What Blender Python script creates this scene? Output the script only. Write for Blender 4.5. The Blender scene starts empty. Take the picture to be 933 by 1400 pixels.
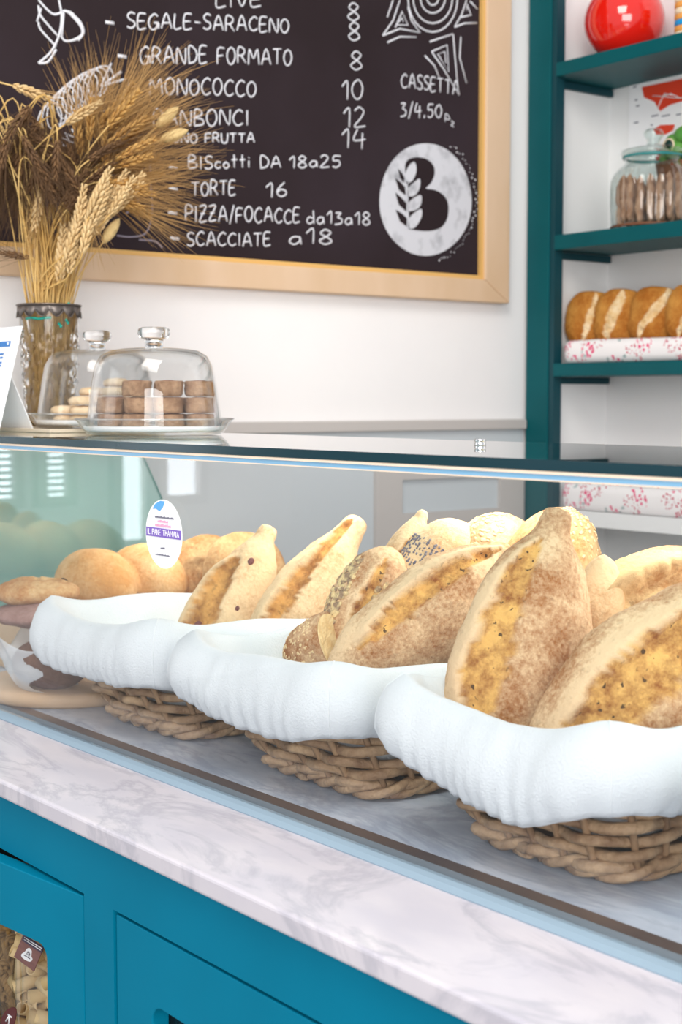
import bpy, bmesh, math, random
from math import sin, cos, pi, radians, sqrt, atan2, hypot, exp
from mathutils import Vector, Matrix, noise, Quaternion
random.seed(7)
C = bpy.context.scene.collection
scn = bpy.context.scene

# ------------------------------------------------------------------ camera, world, lights, exposure
MZ = 0.0                                   # z of the marble worktop; everything is measured from it (metres)
CAMZ = 0.4425
FPX = 2022.28
PITCH, YAW = radians(4.27), radians(38.02)
fw0 = Vector((-cos(YAW), sin(YAW), 0)); RT = Vector((sin(YAW), cos(YAW), 0))
FW = fw0*cos(PITCH) + Vector((0, 0, -sin(PITCH))); UP = Vector((0, 0, cos(PITCH))) + fw0*sin(PITCH)
CAM = Vector((0, 0, CAMZ))
cd = bpy.data.cameras.new('camera'); cam = bpy.data.objects.new('camera', cd); C.objects.link(cam)
cd.sensor_fit = 'VERTICAL'; cd.sensor_height = 36.0; cd.lens = FPX/1400*36.0
cd.clip_start = 0.05
m3 = Matrix((RT, UP, -FW)).transposed()
cam.matrix_world = Matrix.Translation(CAM) @ m3.to_4x4()
cd.dof.use_dof = True; cd.dof.focus_distance = 1.72; cd.dof.aperture_fstop = 8.0
scn.camera = cam

w = bpy.data.worlds.new('world'); scn.world = w; w.use_nodes = True
bg = w.node_tree.nodes['Background']; bg.inputs[0].default_value = (0.93, 0.965, 1.0, 1); bg.inputs[1].default_value = 0.72

def area(name, loc, target, sx, sy, power, col):
    l = bpy.data.lights.new(name, 'AREA'); l.shape = 'RECTANGLE'; l.size = sx; l.size_y = sy; l.energy = power; l.color = col
    o = bpy.data.objects.new(name, l); C.objects.link(o); o.location = loc
    o.rotation_euler = (Vector(target)-Vector(loc)).to_track_quat('-Z', 'Y').to_euler(); return o
area('street_window_light', (-3.6, -2.6, 1.3), (-1.6, 1.2, 0.2), 1.6, 2.2, 18, (0.92, 0.97, 1.0))
area('ceiling_light', (-0.6, 0.2, 2.3), (-1.6, 1.6, 0.2), 1.2, 1.2, 48, (1.0, 0.96, 0.9))
area('case_light_rear', (-1.35, 1.30, 0.3615), (-1.35, 1.24, 0.0), 2.1, 0.03, 6.0, (1.0, 0.92, 0.80))
area('wall_fill_light', (1.9, -1.2, 1.0), (-2.4, 1.9, 0.6), 2.6, 1.8, 118, (1.0, 0.975, 0.95))  # added fill light that brightens the left wall, shelves and bread fronts
scn.view_settings.view_transform = 'Standard'; scn.view_settings.look = 'None'
scn.view_settings.exposure = 0.0; scn.view_settings.gamma = 1.0; scn.view_settings.use_curve_mapping = False

# ------------------------------------------------------------------ helpers
def s2l(c):
    return tuple(((x/255)/12.92 if x/255 <= 0.04045 else ((x/255+0.055)/1.055)**2.4) for x in c) + (1,)
def ray(px, py): return FW + RT*((px-466.5)/FPX) - UP*((py-700)/FPX)
def onx(px, py, X): d = ray(px, py); return CAM + d*(X/d.x)
def ony(px, py, Y): d = ray(px, py); return CAM + d*(Y/d.y)
def onz(px, py, Z): d = ray(px, py); return CAM + d*((Z-CAMZ)/d.z)

class MB:
    def __init__(s): s.v = []; s.f = []; s.m = []
    def add(s, vs, fs, mi=0):
        b = len(s.v); s.v += [tuple(p) for p in vs]; s.f += [tuple(i+b for i in f) for f in fs]; s.m += [mi]*len(fs); return b
    def box(s, lo, hi, mi=0):
        x0, y0, z0 = lo; x1, y1, z1 = hi
        s.add([(x0,y0,z0),(x1,y0,z0),(x1,y1,z0),(x0,y1,z0),(x0,y0,z1),(x1,y0,z1),(x1,y1,z1),(x0,y1,z1)],
              [(3,2,1,0),(4,5,6,7),(0,1,5,4),(1,2,6,5),(2,3,7,6),(3,0,4,7)], mi); return s
    def tube(s, pts, r, n=6, closed=False, caps=True, mi=0, flat=1.0, nrm=None):
        pts = [Vector(p) for p in pts]; N = len(pts); vs = []; prev = None
        for i, p in enumerate(pts):
            if closed: t = pts[(i+1) % N]-pts[i-1]
            else: t = pts[min(i+1, N-1)]-pts[max(i-1, 0)]
            if t.length < 1e-9: t = Vector((0,0,1))
            t.normalize()
            if nrm is not None: a = Vector(nrm)-t*t.dot(Vector(nrm))
            elif prev is None:
                a = Vector((0,0,1)) if abs(t.z) < .9 else Vector((1,0,0)); a = a-t*t.dot(a)
            else: a = prev-t*t.dot(prev)
            if a.length < 1e-6: a = t.orthogonal()
            a.normalize(); prev = a; b = t.cross(a)
            rr = r(i/(N-1) if N > 1 else 0) if callable(r) else r
            for k in range(n):
                q = 2*pi*k/n; vs.append(p+a*(rr*flat*cos(q))+b*(rr*sin(q)))
        fs = []
        M = N if closed else N-1
        for i in range(M):
            j = (i+1) % N
            for k in range(n):
                l = (k+1) % n; fs.append((i*n+k, i*n+l, j*n+l, j*n+k))
        if caps and not closed:
            fs.append(tuple(range(n-1, -1, -1))); fs.append(tuple((N-1)*n+k for k in range(n)))
        s.add(vs, fs, mi); return s
    def lathe(s, prof, n=48, ctr=(0,0,0), mi=0, rmod=None, closed=False):
        vs = []; x, y, z = ctr
        for (r, h) in prof:
            for k in range(n):
                a = 2*pi*k/n; q = r*(rmod(a, h, r) if rmod else 1)
                vs.append((x+q*cos(a), y+q*sin(a), z+h))
        fs = []; P = len(prof)
        for i in range(P if closed else P-1):
            j = (i+1) % P
            for k in range(n):
                l = (k+1) % n; fs.append((i*n+k, i*n+l, j*n+l, j*n+k))
        s.add(vs, fs, mi); return s
    def ell(s, c, r, nu=6, nv=5, M=None, mi=0):
        vs = []; c = Vector(c)
        for j in range(nv+1):
            t = pi*j/nv
            for i in range(nu):
                a = 2*pi*i/nu; p = Vector((r[0]*sin(t)*cos(a), r[1]*sin(t)*sin(a), r[2]*cos(t)))
                if M is not None: p = M @ p
                vs.append(c+p)
        fs = []
        for j in range(nv):
            for i in range(nu):
                k = (i+1) % nu; fs.append((j*nu+i, (j+1)*nu+i, (j+1)*nu+k, j*nu+k))
        s.add(vs, fs, mi); return s
    def poly(s, pts, h, mi=0):
        """flat polygon pts extruded by vector h"""
        n = len(pts); h = Vector(h); pts = [Vector(p) for p in pts]
        s.add(pts+[p+h for p in pts], [tuple(range(n-1,-1,-1)), tuple(range(n, 2*n))]+[(i, (i+1) % n, n+(i+1) % n, n+i) for i in range(n)], mi); return s
    def build(s, name, mats, parent=None, smooth=True, bevel=0, loc=None, fix=True, seg=2):
        me = bpy.data.meshes.new(name); me.from_pydata(s.v, [], s.f)
        if not isinstance(mats, (list, tuple)): mats = [mats]
        for q in mats: me.materials.append(q)
        me.polygons.foreach_set('material_index', s.m)
        me.polygons.foreach_set('use_smooth', [smooth]*len(s.f))
        if fix:
            bm = bmesh.new(); bm.from_mesh(me); bmesh.ops.recalc_face_normals(bm, faces=bm.faces); bm.to_mesh(me); bm.free()
        me.update()
        o = bpy.data.objects.new(name, me); C.objects.link(o)
        if parent: o.parent = parent
        if loc: o.location = loc
        if bevel:
            b = o.modifiers.new('bevel', 'BEVEL'); b.width = bevel; b.segments = seg; b.limit_method = 'ANGLE'
            me.polygons.foreach_set('use_smooth', [False]*len(s.f))
        return o
def tag(o, label, cat, group=None, kind=None):
    o['label'] = label; o['category'] = cat
    if group: o['group'] = group
    if kind: o['kind'] = kind
    return o
def thing(name, label, cat, loc=(0,0,0), group=None):
    o = bpy.data.objects.new(name, None); C.objects.link(o); o.location = loc; o.empty_display_size = .02
    return tag(o, label, cat, group)
def struct(o): o['kind'] = 'structure'; return o
def dup(root, loc, rotz=0, label=None, M=None):
    def cp(o, parent):
        c = o.copy(); C.objects.link(c); c.parent = parent
        for ch in o.children: cp(ch, c)
        return c
    r = cp(root, None)
    if M is not None: r.matrix_world = M
    else: r.location = loc; r.rotation_euler = (0, 0, rotz)
    if label: r['label'] = label
    return r

# ------------------------------------------------------------------ materials
def mat(name, col, rough=.5, metal=0, spec=.5, col2=None, nscale=8, ndetail=4, bump=0, bscale=60, trans=0, ior=1.45, coat=0, stretch=None, lo=.35, hi=.65, sheen=0):
    m = bpy.data.materials.new(name); m.use_nodes = True; nt = m.node_tree; p = nt.nodes['Principled BSDF']
    p.inputs['Base Color'].default_value = col; p.inputs['Roughness'].default_value = rough; p.inputs['Metallic'].default_value = metal
    p.inputs['Specular IOR Level'].default_value = spec; p.inputs['Transmission Weight'].default_value = trans; p.inputs['IOR'].default_value = ior
    p.inputs['Coat Weight'].default_value = coat; p.inputs['Sheen Weight'].default_value = sheen
    L = nt.links
    if col2 or bump:
        tc = nt.nodes.new('ShaderNodeTexCoord'); mp = nt.nodes.new('ShaderNodeMapping'); L.new(tc.outputs['Object'], mp.inputs[0])
        if stretch: mp.inputs['Scale'].default_value = stretch
    if col2:
        n = nt.nodes.new('ShaderNodeTexNoise'); n.inputs['Scale'].default_value = nscale; n.inputs['Detail'].default_value = ndetail
        L.new(mp.outputs[0], n.inputs['Vector'])
        r = nt.nodes.new('ShaderNodeValToRGB'); r.color_ramp.elements[0].position = lo; r.color_ramp.elements[1].position = hi
        r.color_ramp.elements[0].color = col; r.color_ramp.elements[1].color = col2
        L.new(n.outputs['Fac'], r.inputs[0]); L.new(r.outputs[0], p.inputs['Base Color'])
    if bump:
        n2 = nt.nodes.new('ShaderNodeTexNoise'); n2.inputs['Scale'].default_value = bscale; n2.inputs['Detail'].default_value = 5
        L.new(mp.outputs[0], n2.inputs['Vector'])
        b = nt.nodes.new('ShaderNodeBump'); b.inputs['Strength'].default_value = bump; b.inputs['Distance'].default_value = .01
        L.new(n2.outputs['Fac'], b.inputs['Height']); L.new(b.outputs[0], p.inputs['Normal'])
    return m
def thin_glass(name, tint, f0=.04, refl=1.0, power=5):
    """one pane surface: lets light through with a tint and mirrors more at grazing angles"""
    m = bpy.data.materials.new(name); m.use_nodes = True; nt = m.node_tree; L = nt.links; nt.nodes.clear()
    out = nt.nodes.new('ShaderNodeOutputMaterial'); mx = nt.nodes.new('ShaderNodeMixShader')
    tr = nt.nodes.new('ShaderNodeBsdfTransparent'); tr.inputs[0].default_value = tint
    gl = nt.nodes.new('ShaderNodeBsdfGlossy'); gl.inputs['Roughness'].default_value = 0.0; gl.inputs[0].default_value = (1,1,1,1)
    lw = nt.nodes.new('ShaderNodeLayerWeight'); lw.inputs[0].default_value = .5
    po = nt.nodes.new('ShaderNodeMath'); po.operation = 'POWER'; po.inputs[1].default_value = power
    mu = nt.nodes.new('ShaderNodeMath'); mu.operation = 'MULTIPLY_ADD'; mu.inputs[1].default_value = (1-f0)*refl; mu.inputs[2].default_value = f0
    L.new(lw.outputs['Facing'], po.inputs[0]); L.new(po.outputs[0], mu.inputs[0]); L.new(mu.outputs[0], mx.inputs[0])
    L.new(tr.outputs[0], mx.inputs[1]); L.new(gl.outputs[0], mx.inputs[2]); L.new(mx.outputs[0], out.inputs[0])
    return m
def marble(name, base, vein, soft):
    m = mat(name, base, .22, spec=.5); nt = m.node_tree; L = nt.links; p = nt.nodes['Principled BSDF']
    tc = nt.nodes.new('ShaderNodeTexCoord'); mp = nt.nodes.new('ShaderNodeMapping'); L.new(tc.outputs['Object'], mp.inputs[0])
    mp.inputs['Rotation'].default_value = (0, 0, .9); mp.inputs['Scale'].default_value = (1.0, 2.2, 1.0)
    n1 = nt.nodes.new('ShaderNodeTexNoise'); n1.inputs['Scale'].default_value = 3.2; n1.inputs['Detail'].default_value = 9; n1.inputs['Roughness'].default_value = .62; n1.inputs['Distortion'].default_value = 1.1
    L.new(mp.outputs[0], n1.inputs['Vector'])
    r1 = nt.nodes.new('ShaderNodeValToRGB'); e = r1.color_ramp.elements; e[0].position = .44; e[0].color = (0,0,0,1); e[1].position = .56; e[1].color = (0,0,0,1)
    k = r1.color_ramp.elements.new(.5); k.color = (1,1,1,1)
    L.new(n1.outputs['Fac'], r1.inputs[0])
    n2 = nt.nodes.new('ShaderNodeTexNoise'); n2.inputs['Scale'].default_value = 9; n2.inputs['Detail'].default_value = 8; L.new(mp.outputs[0], n2.inputs['Vector'])
    r2 = nt.nodes.new('ShaderNodeValToRGB'); r2.color_ramp.elements[0].position = .38; r2.color_ramp.elements[1].position = .66; r2.color_ramp.elements[0].color = soft; r2.color_ramp.elements[1].color = base
    L.new(n2.outputs['Fac'], r2.inputs[0])
    mx = nt.nodes.new('ShaderNodeMix'); mx.data_type = 'RGBA'; mx.inputs[7].default_value = vein
    mu = nt.nodes.new('ShaderNodeMath'); mu.operation = 'MULTIPLY'; mu.inputs[1].default_value = .55
    L.new(r1.outputs[0], mu.inputs[0]); L.new(mu.outputs[0], mx.inputs[0]); L.new(r2.outputs[0], mx.inputs[6]); L.new(mx.outputs[2], p.inputs['Base Color'])
    return m
def bread(name, dark, flour, cutc, cutd, flour_lo=.35, flour_hi=.6, seedy=.3, rough=.85):
    """crust with patches of flour; attribute 'cut' blends to the torn golden crumb, 'flr' adds flour"""
    m = mat(name, dark, rough, spec=.25); nt = m.node_tree; L = nt.links; p = nt.nodes['Principled BSDF']; N = nt.nodes.new
    tc = N('ShaderNodeTexCoord')
    def noi(sc, det=5, ro=.6):
        n = N('ShaderNodeTexNoise'); n.inputs['Scale'].default_value = sc; n.inputs['Detail'].default_value = det; n.inputs['Roughness'].default_value = ro; L.new(tc.outputs['Object'], n.inputs['Vector']); return n
    a = N('ShaderNodeAttribute'); a.attribute_name = 'cut'; fl = N('ShaderNodeAttribute'); fl.attribute_name = 'flr'
    n1 = noi(20, 6, .75); n4 = noi(210, 3, .7); n5 = noi(8, 3, .5)
    w1 = N('ShaderNodeMath'); w1.operation = 'MULTIPLY_ADD'; w1.inputs[1].default_value = .55; L.new(n4.outputs['Fac'], w1.inputs[0])
    w2 = N('ShaderNodeMath'); w2.operation = 'MULTIPLY_ADD'; w2.inputs[1].default_value = .5; w2.inputs[2].default_value = -.52; L.new(n5.outputs['Fac'], w2.inputs[0])
    L.new(w2.outputs[0], w1.inputs[2])
    w3 = N('ShaderNodeMath'); w3.operation = 'ADD'; L.new(n1.outputs['Fac'], w3.inputs[0]); L.new(w1.outputs[0], w3.inputs[1])
    ad = N('ShaderNodeMath'); ad.operation = 'ADD'; L.new(w3.outputs[0], ad.inputs[0]); L.new(fl.outputs['Fac'], ad.inputs[1])
    r1 = N('ShaderNodeValToRGB'); r1.color_ramp.elements[0].position = flour_lo; r1.color_ramp.elements[1].position = flour_hi; r1.color_ramp.elements[0].color = dark; r1.color_ramp.elements[1].color = flour
    L.new(ad.outputs[0], r1.inputs[0])
    n2 = noi(38, 6, .7); r2 = N('ShaderNodeValToRGB'); r2.color_ramp.elements[0].position = .36; r2.color_ramp.elements[1].position = .58; r2.color_ramp.elements[0].color = cutd; r2.color_ramp.elements[1].color = cutc
    L.new(n2.outputs['Fac'], r2.inputs[0])
    n3 = noi(120, 2, .5); r3 = N('ShaderNodeValToRGB'); r3.color_ramp.elements[0].position = .645; r3.color_ramp.elements[1].position = .69; r3.color_ramp.elements[0].color = (0,0,0,1); r3.color_ramp.elements[1].color = (seedy,)*3+(1,)
    L.new(n3.outputs['Fac'], r3.inputs[0])
    mx = N('ShaderNodeMix'); mx.data_type = 'RGBA'; L.new(a.outputs['Fac'], mx.inputs[0]); L.new(r1.outputs[0], mx.inputs[6]); L.new(r2.outputs[0], mx.inputs[7])
    m2 = N('ShaderNodeMix'); m2.data_type = 'RGBA'; sm = N('ShaderNodeMath'); sm.operation = 'MULTIPLY_ADD'; sm.inputs[1].default_value = .85; sm.inputs[2].default_value = .15; L.new(a.outputs['Fac'], sm.inputs[0])
    s2_ = N('ShaderNodeMath'); s2_.operation = 'MULTIPLY'; L.new(sm.outputs[0], s2_.inputs[0]); L.new(r3.outputs[0], s2_.inputs[1]); L.new(s2_.outputs[0], m2.inputs[0]); L.new(mx.outputs[2], m2.inputs[6]); m2.inputs[7].default_value = (.07, .035, .015, 1)
    L.new(m2.outputs[2], p.inputs['Base Color'])
    nb = noi(120, 4, .6); b = N('ShaderNodeBump'); b.inputs['Strength'].default_value = .5; b.inputs['Distance'].default_value = .005
    L.new(nb.outputs['Fac'], b.inputs['Height']); L.new(b.outputs[0], p.inputs['Normal'])
    return m

M = {}
M['wall'] = mat('wall_paint', s2l((244,241,240)), .9, col2=s2l((240,237,237)), nscale=3)
M['dado'] = mat('dado_paint', s2l((194,200,204)), .6)
M['rail'] = mat('rail_paint', s2l((190,184,180)), .6)
M['floor'] = mat('floor_stone', s2l((150,145,140)), .6, col2=s2l((165,160,155)), nscale=4)
M['teal'] = mat('teal_paint', s2l((0,112,142)), .5, col2=s2l((0,117,148)), nscale=5, spec=.08)
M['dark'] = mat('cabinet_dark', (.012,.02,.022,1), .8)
M['teal2'] = mat('shelf_teal_paint', s2l((4,80,86)), .45, col2=s2l((6,86,92)), nscale=6, spec=.2)
M['teal2d'] = mat('dark_teal', s2l((2,62,72)), .5)
M['white_panel'] = mat('white_panel', s2l((236,236,236)), .6)
M['marble'] = marble('carrara_marble', s2l((208,202,208)), s2l((164,162,174)), s2l((198,193,202)))
M['marble_shaded'] = marble('shaded_marble', s2l((198,206,220)), s2l((134,146,166)), s2l((170,182,200)))  # worktop marble with its shade inside the case put into the colour
M['pane'] = thin_glass('front_glass', (.975,.98,.98,1), .022, .9)
M['topg'] = thin_glass('top_glass', (.82,.91,.91,1), .05, 1.0, 2.4)
M['endg'] = thin_glass('end_glass', (.78,.93,.90,1), .10, .9, 3)
M['gedge'] = mat('glass_edge_teal', s2l((0,46,56)), .15, spec=.3)
M['gedge2'] = mat('glass_edge_green', s2l((60,140,140)), .15)
M['rail_b'] = mat('rail_highlight_blue', s2l((140,160,176)), .6, spec=.2)  # highlight on the rail's outer half, painted as pale blue
M['rail_g'] = mat('grey_rail_top', s2l((120,130,140)), .6, spec=.2)
M['bronze'] = mat('bronze_strip', s2l((120,98,84)), .3, metal=.6, col2=s2l((92,76,70)), nscale=5, stretch=(1,.1,1))
M['alu'] = mat('aluminium', s2l((200,200,200)), .3, metal=.9)
M['cream_edge'] = mat('cream_profile', s2l((236,214,192)), .5)
M['blue_strip'] = mat('blue_profile', s2l((120,170,205)), .25, spec=.6)
M['chrome'] = mat('chrome', (.8,.8,.82,1), .12, metal=1)
M['wicker'] = mat('wicker', s2l((122,90,64)), .55, col2=s2l((196,164,128)), nscale=34, ndetail=5, bump=.4, bscale=160, lo=.3, hi=.7)
M['wicker2'] = mat('wicker_stake', s2l((112,84,60)), .65, col2=s2l((160,128,96)), nscale=30, lo=.3, hi=.7)
M['cloth'] = mat('white_cotton', s2l((216,221,226)), .95, spec=.1, bump=.25, bscale=420, sheen=.2)
M['seam'] = mat('cotton_seam', s2l((226,230,234)), .95, spec=.1)
M['maple'] = mat('frame_wood', s2l((220,190,160)), .6, col2=s2l((212,180,146)), nscale=10, stretch=(1,1,.3))
M['maple_in'] = mat('frame_lip_wood', s2l((222,176,104)), .5)
M['slate'] = mat('blackboard', s2l((40,30,33)), .75, spec=.2, col2=s2l((52,42,48)), nscale=2.2, ndetail=6, lo=.4, hi=.75)
M['slate_k'] = mat('board_black', s2l((42,32,35)), .8, spec=.2)
M['chalk'] = mat('chalk', s2l((222,222,228)), .95, spec=.1)
M['chalk2'] = mat('chalk_rubbed', s2l((206,206,212)), .95, spec=.1, col2=s2l((150,150,156)), nscale=26, ndetail=6, lo=.5, hi=.75)
M['chalk3'] = mat('chalk_faint', s2l((150,142,156)), .95, spec=.1)
M['glass'] = mat('clear_glass', (1,1,1,1), .0, trans=1, ior=1.45)
M['dome'] = thin_glass('dome_glass', (.965,.97,.97,1), .035, .8, 3.2)
M['jarg'] = thin_glass('jar_glass', (.90,.955,.94,1), .05, .9, 2.2)
M['crystal'] = mat('lead_crystal', (1,1,1,1), .02, trans=1, ior=1.33)
M['vaseg'] = thin_glass('crystal_glass', (.95,.95,.95,1), .08, .8, 2.2)
M['paper'] = mat('white_paper', s2l((244,244,246)), .8)
M['blue'] = mat('print_blue', s2l((52,120,190)), .6)
M['lblue'] = mat('print_light_blue', s2l((96,170,235)), .6)
M['purple'] = mat('print_purple', s2l((128,100,190)), .6)
M['pink'] = mat('print_pink', s2l((245,170,200)), .6)
M['ink'] = mat('print_grey', s2l((120,120,135)), .6)
M['pewter'] = mat('pewter', s2l((112,104,100)), .4, metal=.7)
M['turq'] = mat('turquoise_ribbon', s2l((20,190,170)), .5)
M['straw'] = mat('straw', s2l((206,164,92)), .6, col2=s2l((224,190,126)), nscale=14)
M['ear_d'] = mat('dark_ear', s2l((84,58,36)), .75, col2=s2l((128,94,60)), nscale=60)
M['awn_d'] = mat('dark_awn', s2l((92,66,42)), .7)
M['ear_g'] = mat('golden_ear', s2l((176,128,64)), .7, col2=s2l((206,164,96)), nscale=60)
M['awn_g'] = mat('golden_awn', s2l((186,146,92)), .7)
M['ear_p'] = mat('pale_ear', s2l((202,168,116)), .75, col2=s2l((222,194,146)), nscale=60)
M['bunny'] = mat('bunny_tail', s2l((216,188,132)), .9, bump=.5, bscale=200)
M['red'] = mat('red_glaze', s2l((226,24,6)), .08, spec=.6, coat=1)
M['orange'] = mat('orange_band', s2l((235,160,80)), .5)
M['cyan'] = mat('cyan_band', s2l((20,150,215)), .5)
M['cream'] = mat('cream_band', s2l((240,220,190)), .5)
M['pred'] = mat('poster_red', s2l((224,66,36)), .6)
M['green'] = mat('leaf_green', s2l((62,140,60)), .5, col2=s2l((120,170,80)), nscale=20)
M['dgreen'] = mat('dark_green', s2l((14,50,44)), .4)
M['brown'] = mat('brown_clay', s2l((120,76,52)), .6)
M['biscuit'] = mat('biscuit_brown', s2l((134,98,70)), .85, col2=s2l((172,136,104)), nscale=60, bump=.5, bscale=130)
M['fig'] = mat('fig_filling', s2l((112,60,58)), .6, bump=.5, bscale=120)
M['biscuit2'] = mat('biscuit_pale', s2l((226,190,146)), .85, col2=s2l((240,214,178)), nscale=50, bump=.4, bscale=120)
M['stick'] = mat('biscuit_stick', s2l((150,106,80)), .85, col2=s2l((190,150,124)), nscale=40, bump=.5, bscale=150)
M['board'] = mat('wooden_board', s2l((208,178,148)), .6, col2=s2l((190,158,124)), nscale=7, stretch=(.2,1,1))
M['kraft'] = mat('beige_board', s2l((206,190,168)), .7)
M['film'] = thin_glass('clear_film', (.985,.985,.985,1), .05, .6, 2.5)
def milky():
    m = thin_glass('milky_film', (.92,.94,.96,1), .10, .6, 2); nt = m.node_tree; out = [n for n in nt.nodes if n.type == 'OUTPUT_MATERIAL'][0]
    src = out.inputs[0].links[0].from_socket; df = nt.nodes.new('ShaderNodeBsdfDiffuse'); df.inputs[0].default_value = (.82,.86,.9,1)
    mx = nt.nodes.new('ShaderNodeMixShader'); mx.inputs[0].default_value = .5; nt.links.new(src,mx.inputs[1]); nt.links.new(df.outputs[0],mx.inputs[2]); nt.links.new(mx.outputs[0],out.inputs[0]); return m
M['filmw'] = milky()
M['pasta'] = mat('pasta', s2l((222,196,150)), .6, col2=s2l((206,176,124)), nscale=30)
M['pasta2'] = mat('wholewheat_pasta', s2l((150,116,66)), .7, col2=s2l((120,90,48)), nscale=30)
M['tagbrown'] = mat('tag_brown', s2l((140,98,92)), .6, col2=s2l((122,82,78)), nscale=20, stretch=(1,1,6))
M['tagdark'] = mat('tag_dark', s2l((74,62,82)), .6)
M['maroon'] = mat('maroon_label', s2l((92,34,36)), .5)
# floral cloth
def floral():
    m = mat('floral_cloth', s2l((240,236,236)), .9, spec=.1); nt = m.node_tree; L = nt.links; p = nt.nodes['Principled BSDF']; N = nt.nodes.new
    tc = N('ShaderNodeTexCoord')
    def spots(sc, th, off, big, bth):
        mp = N('ShaderNodeMapping'); mp.inputs['Location'].default_value = off; L.new(tc.outputs['Object'], mp.inputs[0])
        v = N('ShaderNodeTexVoronoi'); v.inputs['Scale'].default_value = sc; L.new(mp.outputs[0], v.inputs['Vector'])
        a = N('ShaderNodeMath'); a.operation = 'LESS_THAN'; a.inputs[1].default_value = th; L.new(v.outputs['Distance'], a.inputs[0])
        v2 = N('ShaderNodeTexVoronoi'); v2.inputs['Scale'].default_value = big; L.new(mp.outputs[0], v2.inputs['Vector'])
        b = N('ShaderNodeMath'); b.operation = 'LESS_THAN'; b.inputs[1].default_value = bth; L.new(v2.outputs['Distance'], b.inputs[0])
        c = N('ShaderNodeMath'); c.operation = 'MULTIPLY'; L.new(a.outputs[0], c.inputs[0]); L.new(b.outputs[0], c.inputs[1]); return c
    prev = None
    for (sc, th, off, big, bth, col) in ((120,.42,(0,0,0),22,.42,s2l((226,70,120))), (140,.36,(.02,.01,.03),22,.42,s2l((196,40,80))), (90,.45,(.045,.03,.02),22,.26,s2l((170,186,186)))):
        s = spots(sc, th, off, big, bth); x = N('ShaderNodeMix'); x.data_type = 'RGBA'; L.new(s.outputs[0], x.inputs[0]); x.inputs[7].default_value = col
        if prev: L.new(prev.outputs[2], x.inputs[6])
        else: x.inputs[6].default_value = s2l((240,236,236))
        prev = x
    L.new(prev.outputs[2], p.inputs['Base Color']); return m
M['floral'] = floral()
M['b_front'] = bread('crust_rye', s2l((156,98,50)), s2l((228,194,154)), s2l((222,172,98)), s2l((140,82,34)), .33, .70, .95)
M['b_light'] = bread('crust_floured', s2l((182,128,78)), s2l((230,198,156)), s2l((208,152,84)), s2l((146,92,44)), .26, .66, .35)
M['b_bun'] = bread('crust_bun', s2l((206,148,84)), s2l((236,200,150)), s2l((214,160,90)), s2l((170,110,56)), .3, .75, .0)
M['b_gold'] = bread('crust_golden', s2l((176,118,62)), s2l((212,176,128)), s2l((220,188,140)), s2l((172,124,76)), .35, .7, .35)
M['b_dark'] = bread('crust_dark', s2l((84,54,42)), s2l((120,86,70)), s2l((130,90,66)), s2l((80,50,36)), .3, .7, .3)
M['b_pink'] = bread('crust_grape', s2l((132,96,88)), s2l((170,136,128)), s2l((160,120,100)), s2l((110,74,66)), .3, .7, .35)
M['b_shelf'] = bread('crust_durum', s2l((164,98,34)), s2l((204,146,70)), s2l((236,214,176)), s2l((214,176,120)), .34, .7, .3)
M['seed'] = mat('oat_and_seeds', s2l((220,190,138)), .8, col2=s2l((142,114,88)), nscale=120, lo=.42, hi=.58)
M['poppy'] = mat('poppy_seed', s2l((92,88,104)), .8, col2=s2l((140,134,140)), nscale=150)
M['sesame'] = mat('sesame', s2l((226,196,150)), .8)
M['crumb'] = mat('crumb', s2l((240,212,160)), .9, col2=s2l((222,186,128)), nscale=60, bump=.4, bscale=140)

# ------------------------------------------------------------------ setting
WX = -2.5; SY = 2.50; BY = 2.72
struct(MB().box((-6.12,-2.6,-.96),(1.6,3.0,-.90)).build('floor', M['floor'], smooth=False))
struct(MB().box((WX-.12,.80,-.90),(WX,2.86,1.95)).build('wall_left', M['wall'], smooth=False))
struct(MB().box((WX,BY+.03,-.90),(1.4,BY+.15,1.95)).build('wall_back', M['wall'], smooth=False))
# dado under the chair rail, with a raised panel frame
d = MB(); d.box((WX,.80,-.90),(WX+.006,SY-.002,.378))
struct(d.build('wall_dado', M['dado'], smooth=False))
struct(MB().box((WX,.80,.3775),(WX+.018,SY-.002,.4012)).build('trim_1', M['rail'], bevel=.003))
def frame_trim(name, y0, y1, z0, z1, wd):
    t = MB()
    t.box((WX+.006,y0,z0),(WX+.016,y1,z0+wd)); t.box((WX+.006,y0,z1-wd),(WX+.016,y1,z1))
    t.box((WX+.006,y0,z0+wd),(WX+.016,y0+wd,z1-wd)); t.box((WX+.006,y1-wd,z0+wd),(WX+.016,y1,z1-wd))
    return struct(t.build(name, M['rail'], smooth=False))
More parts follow.
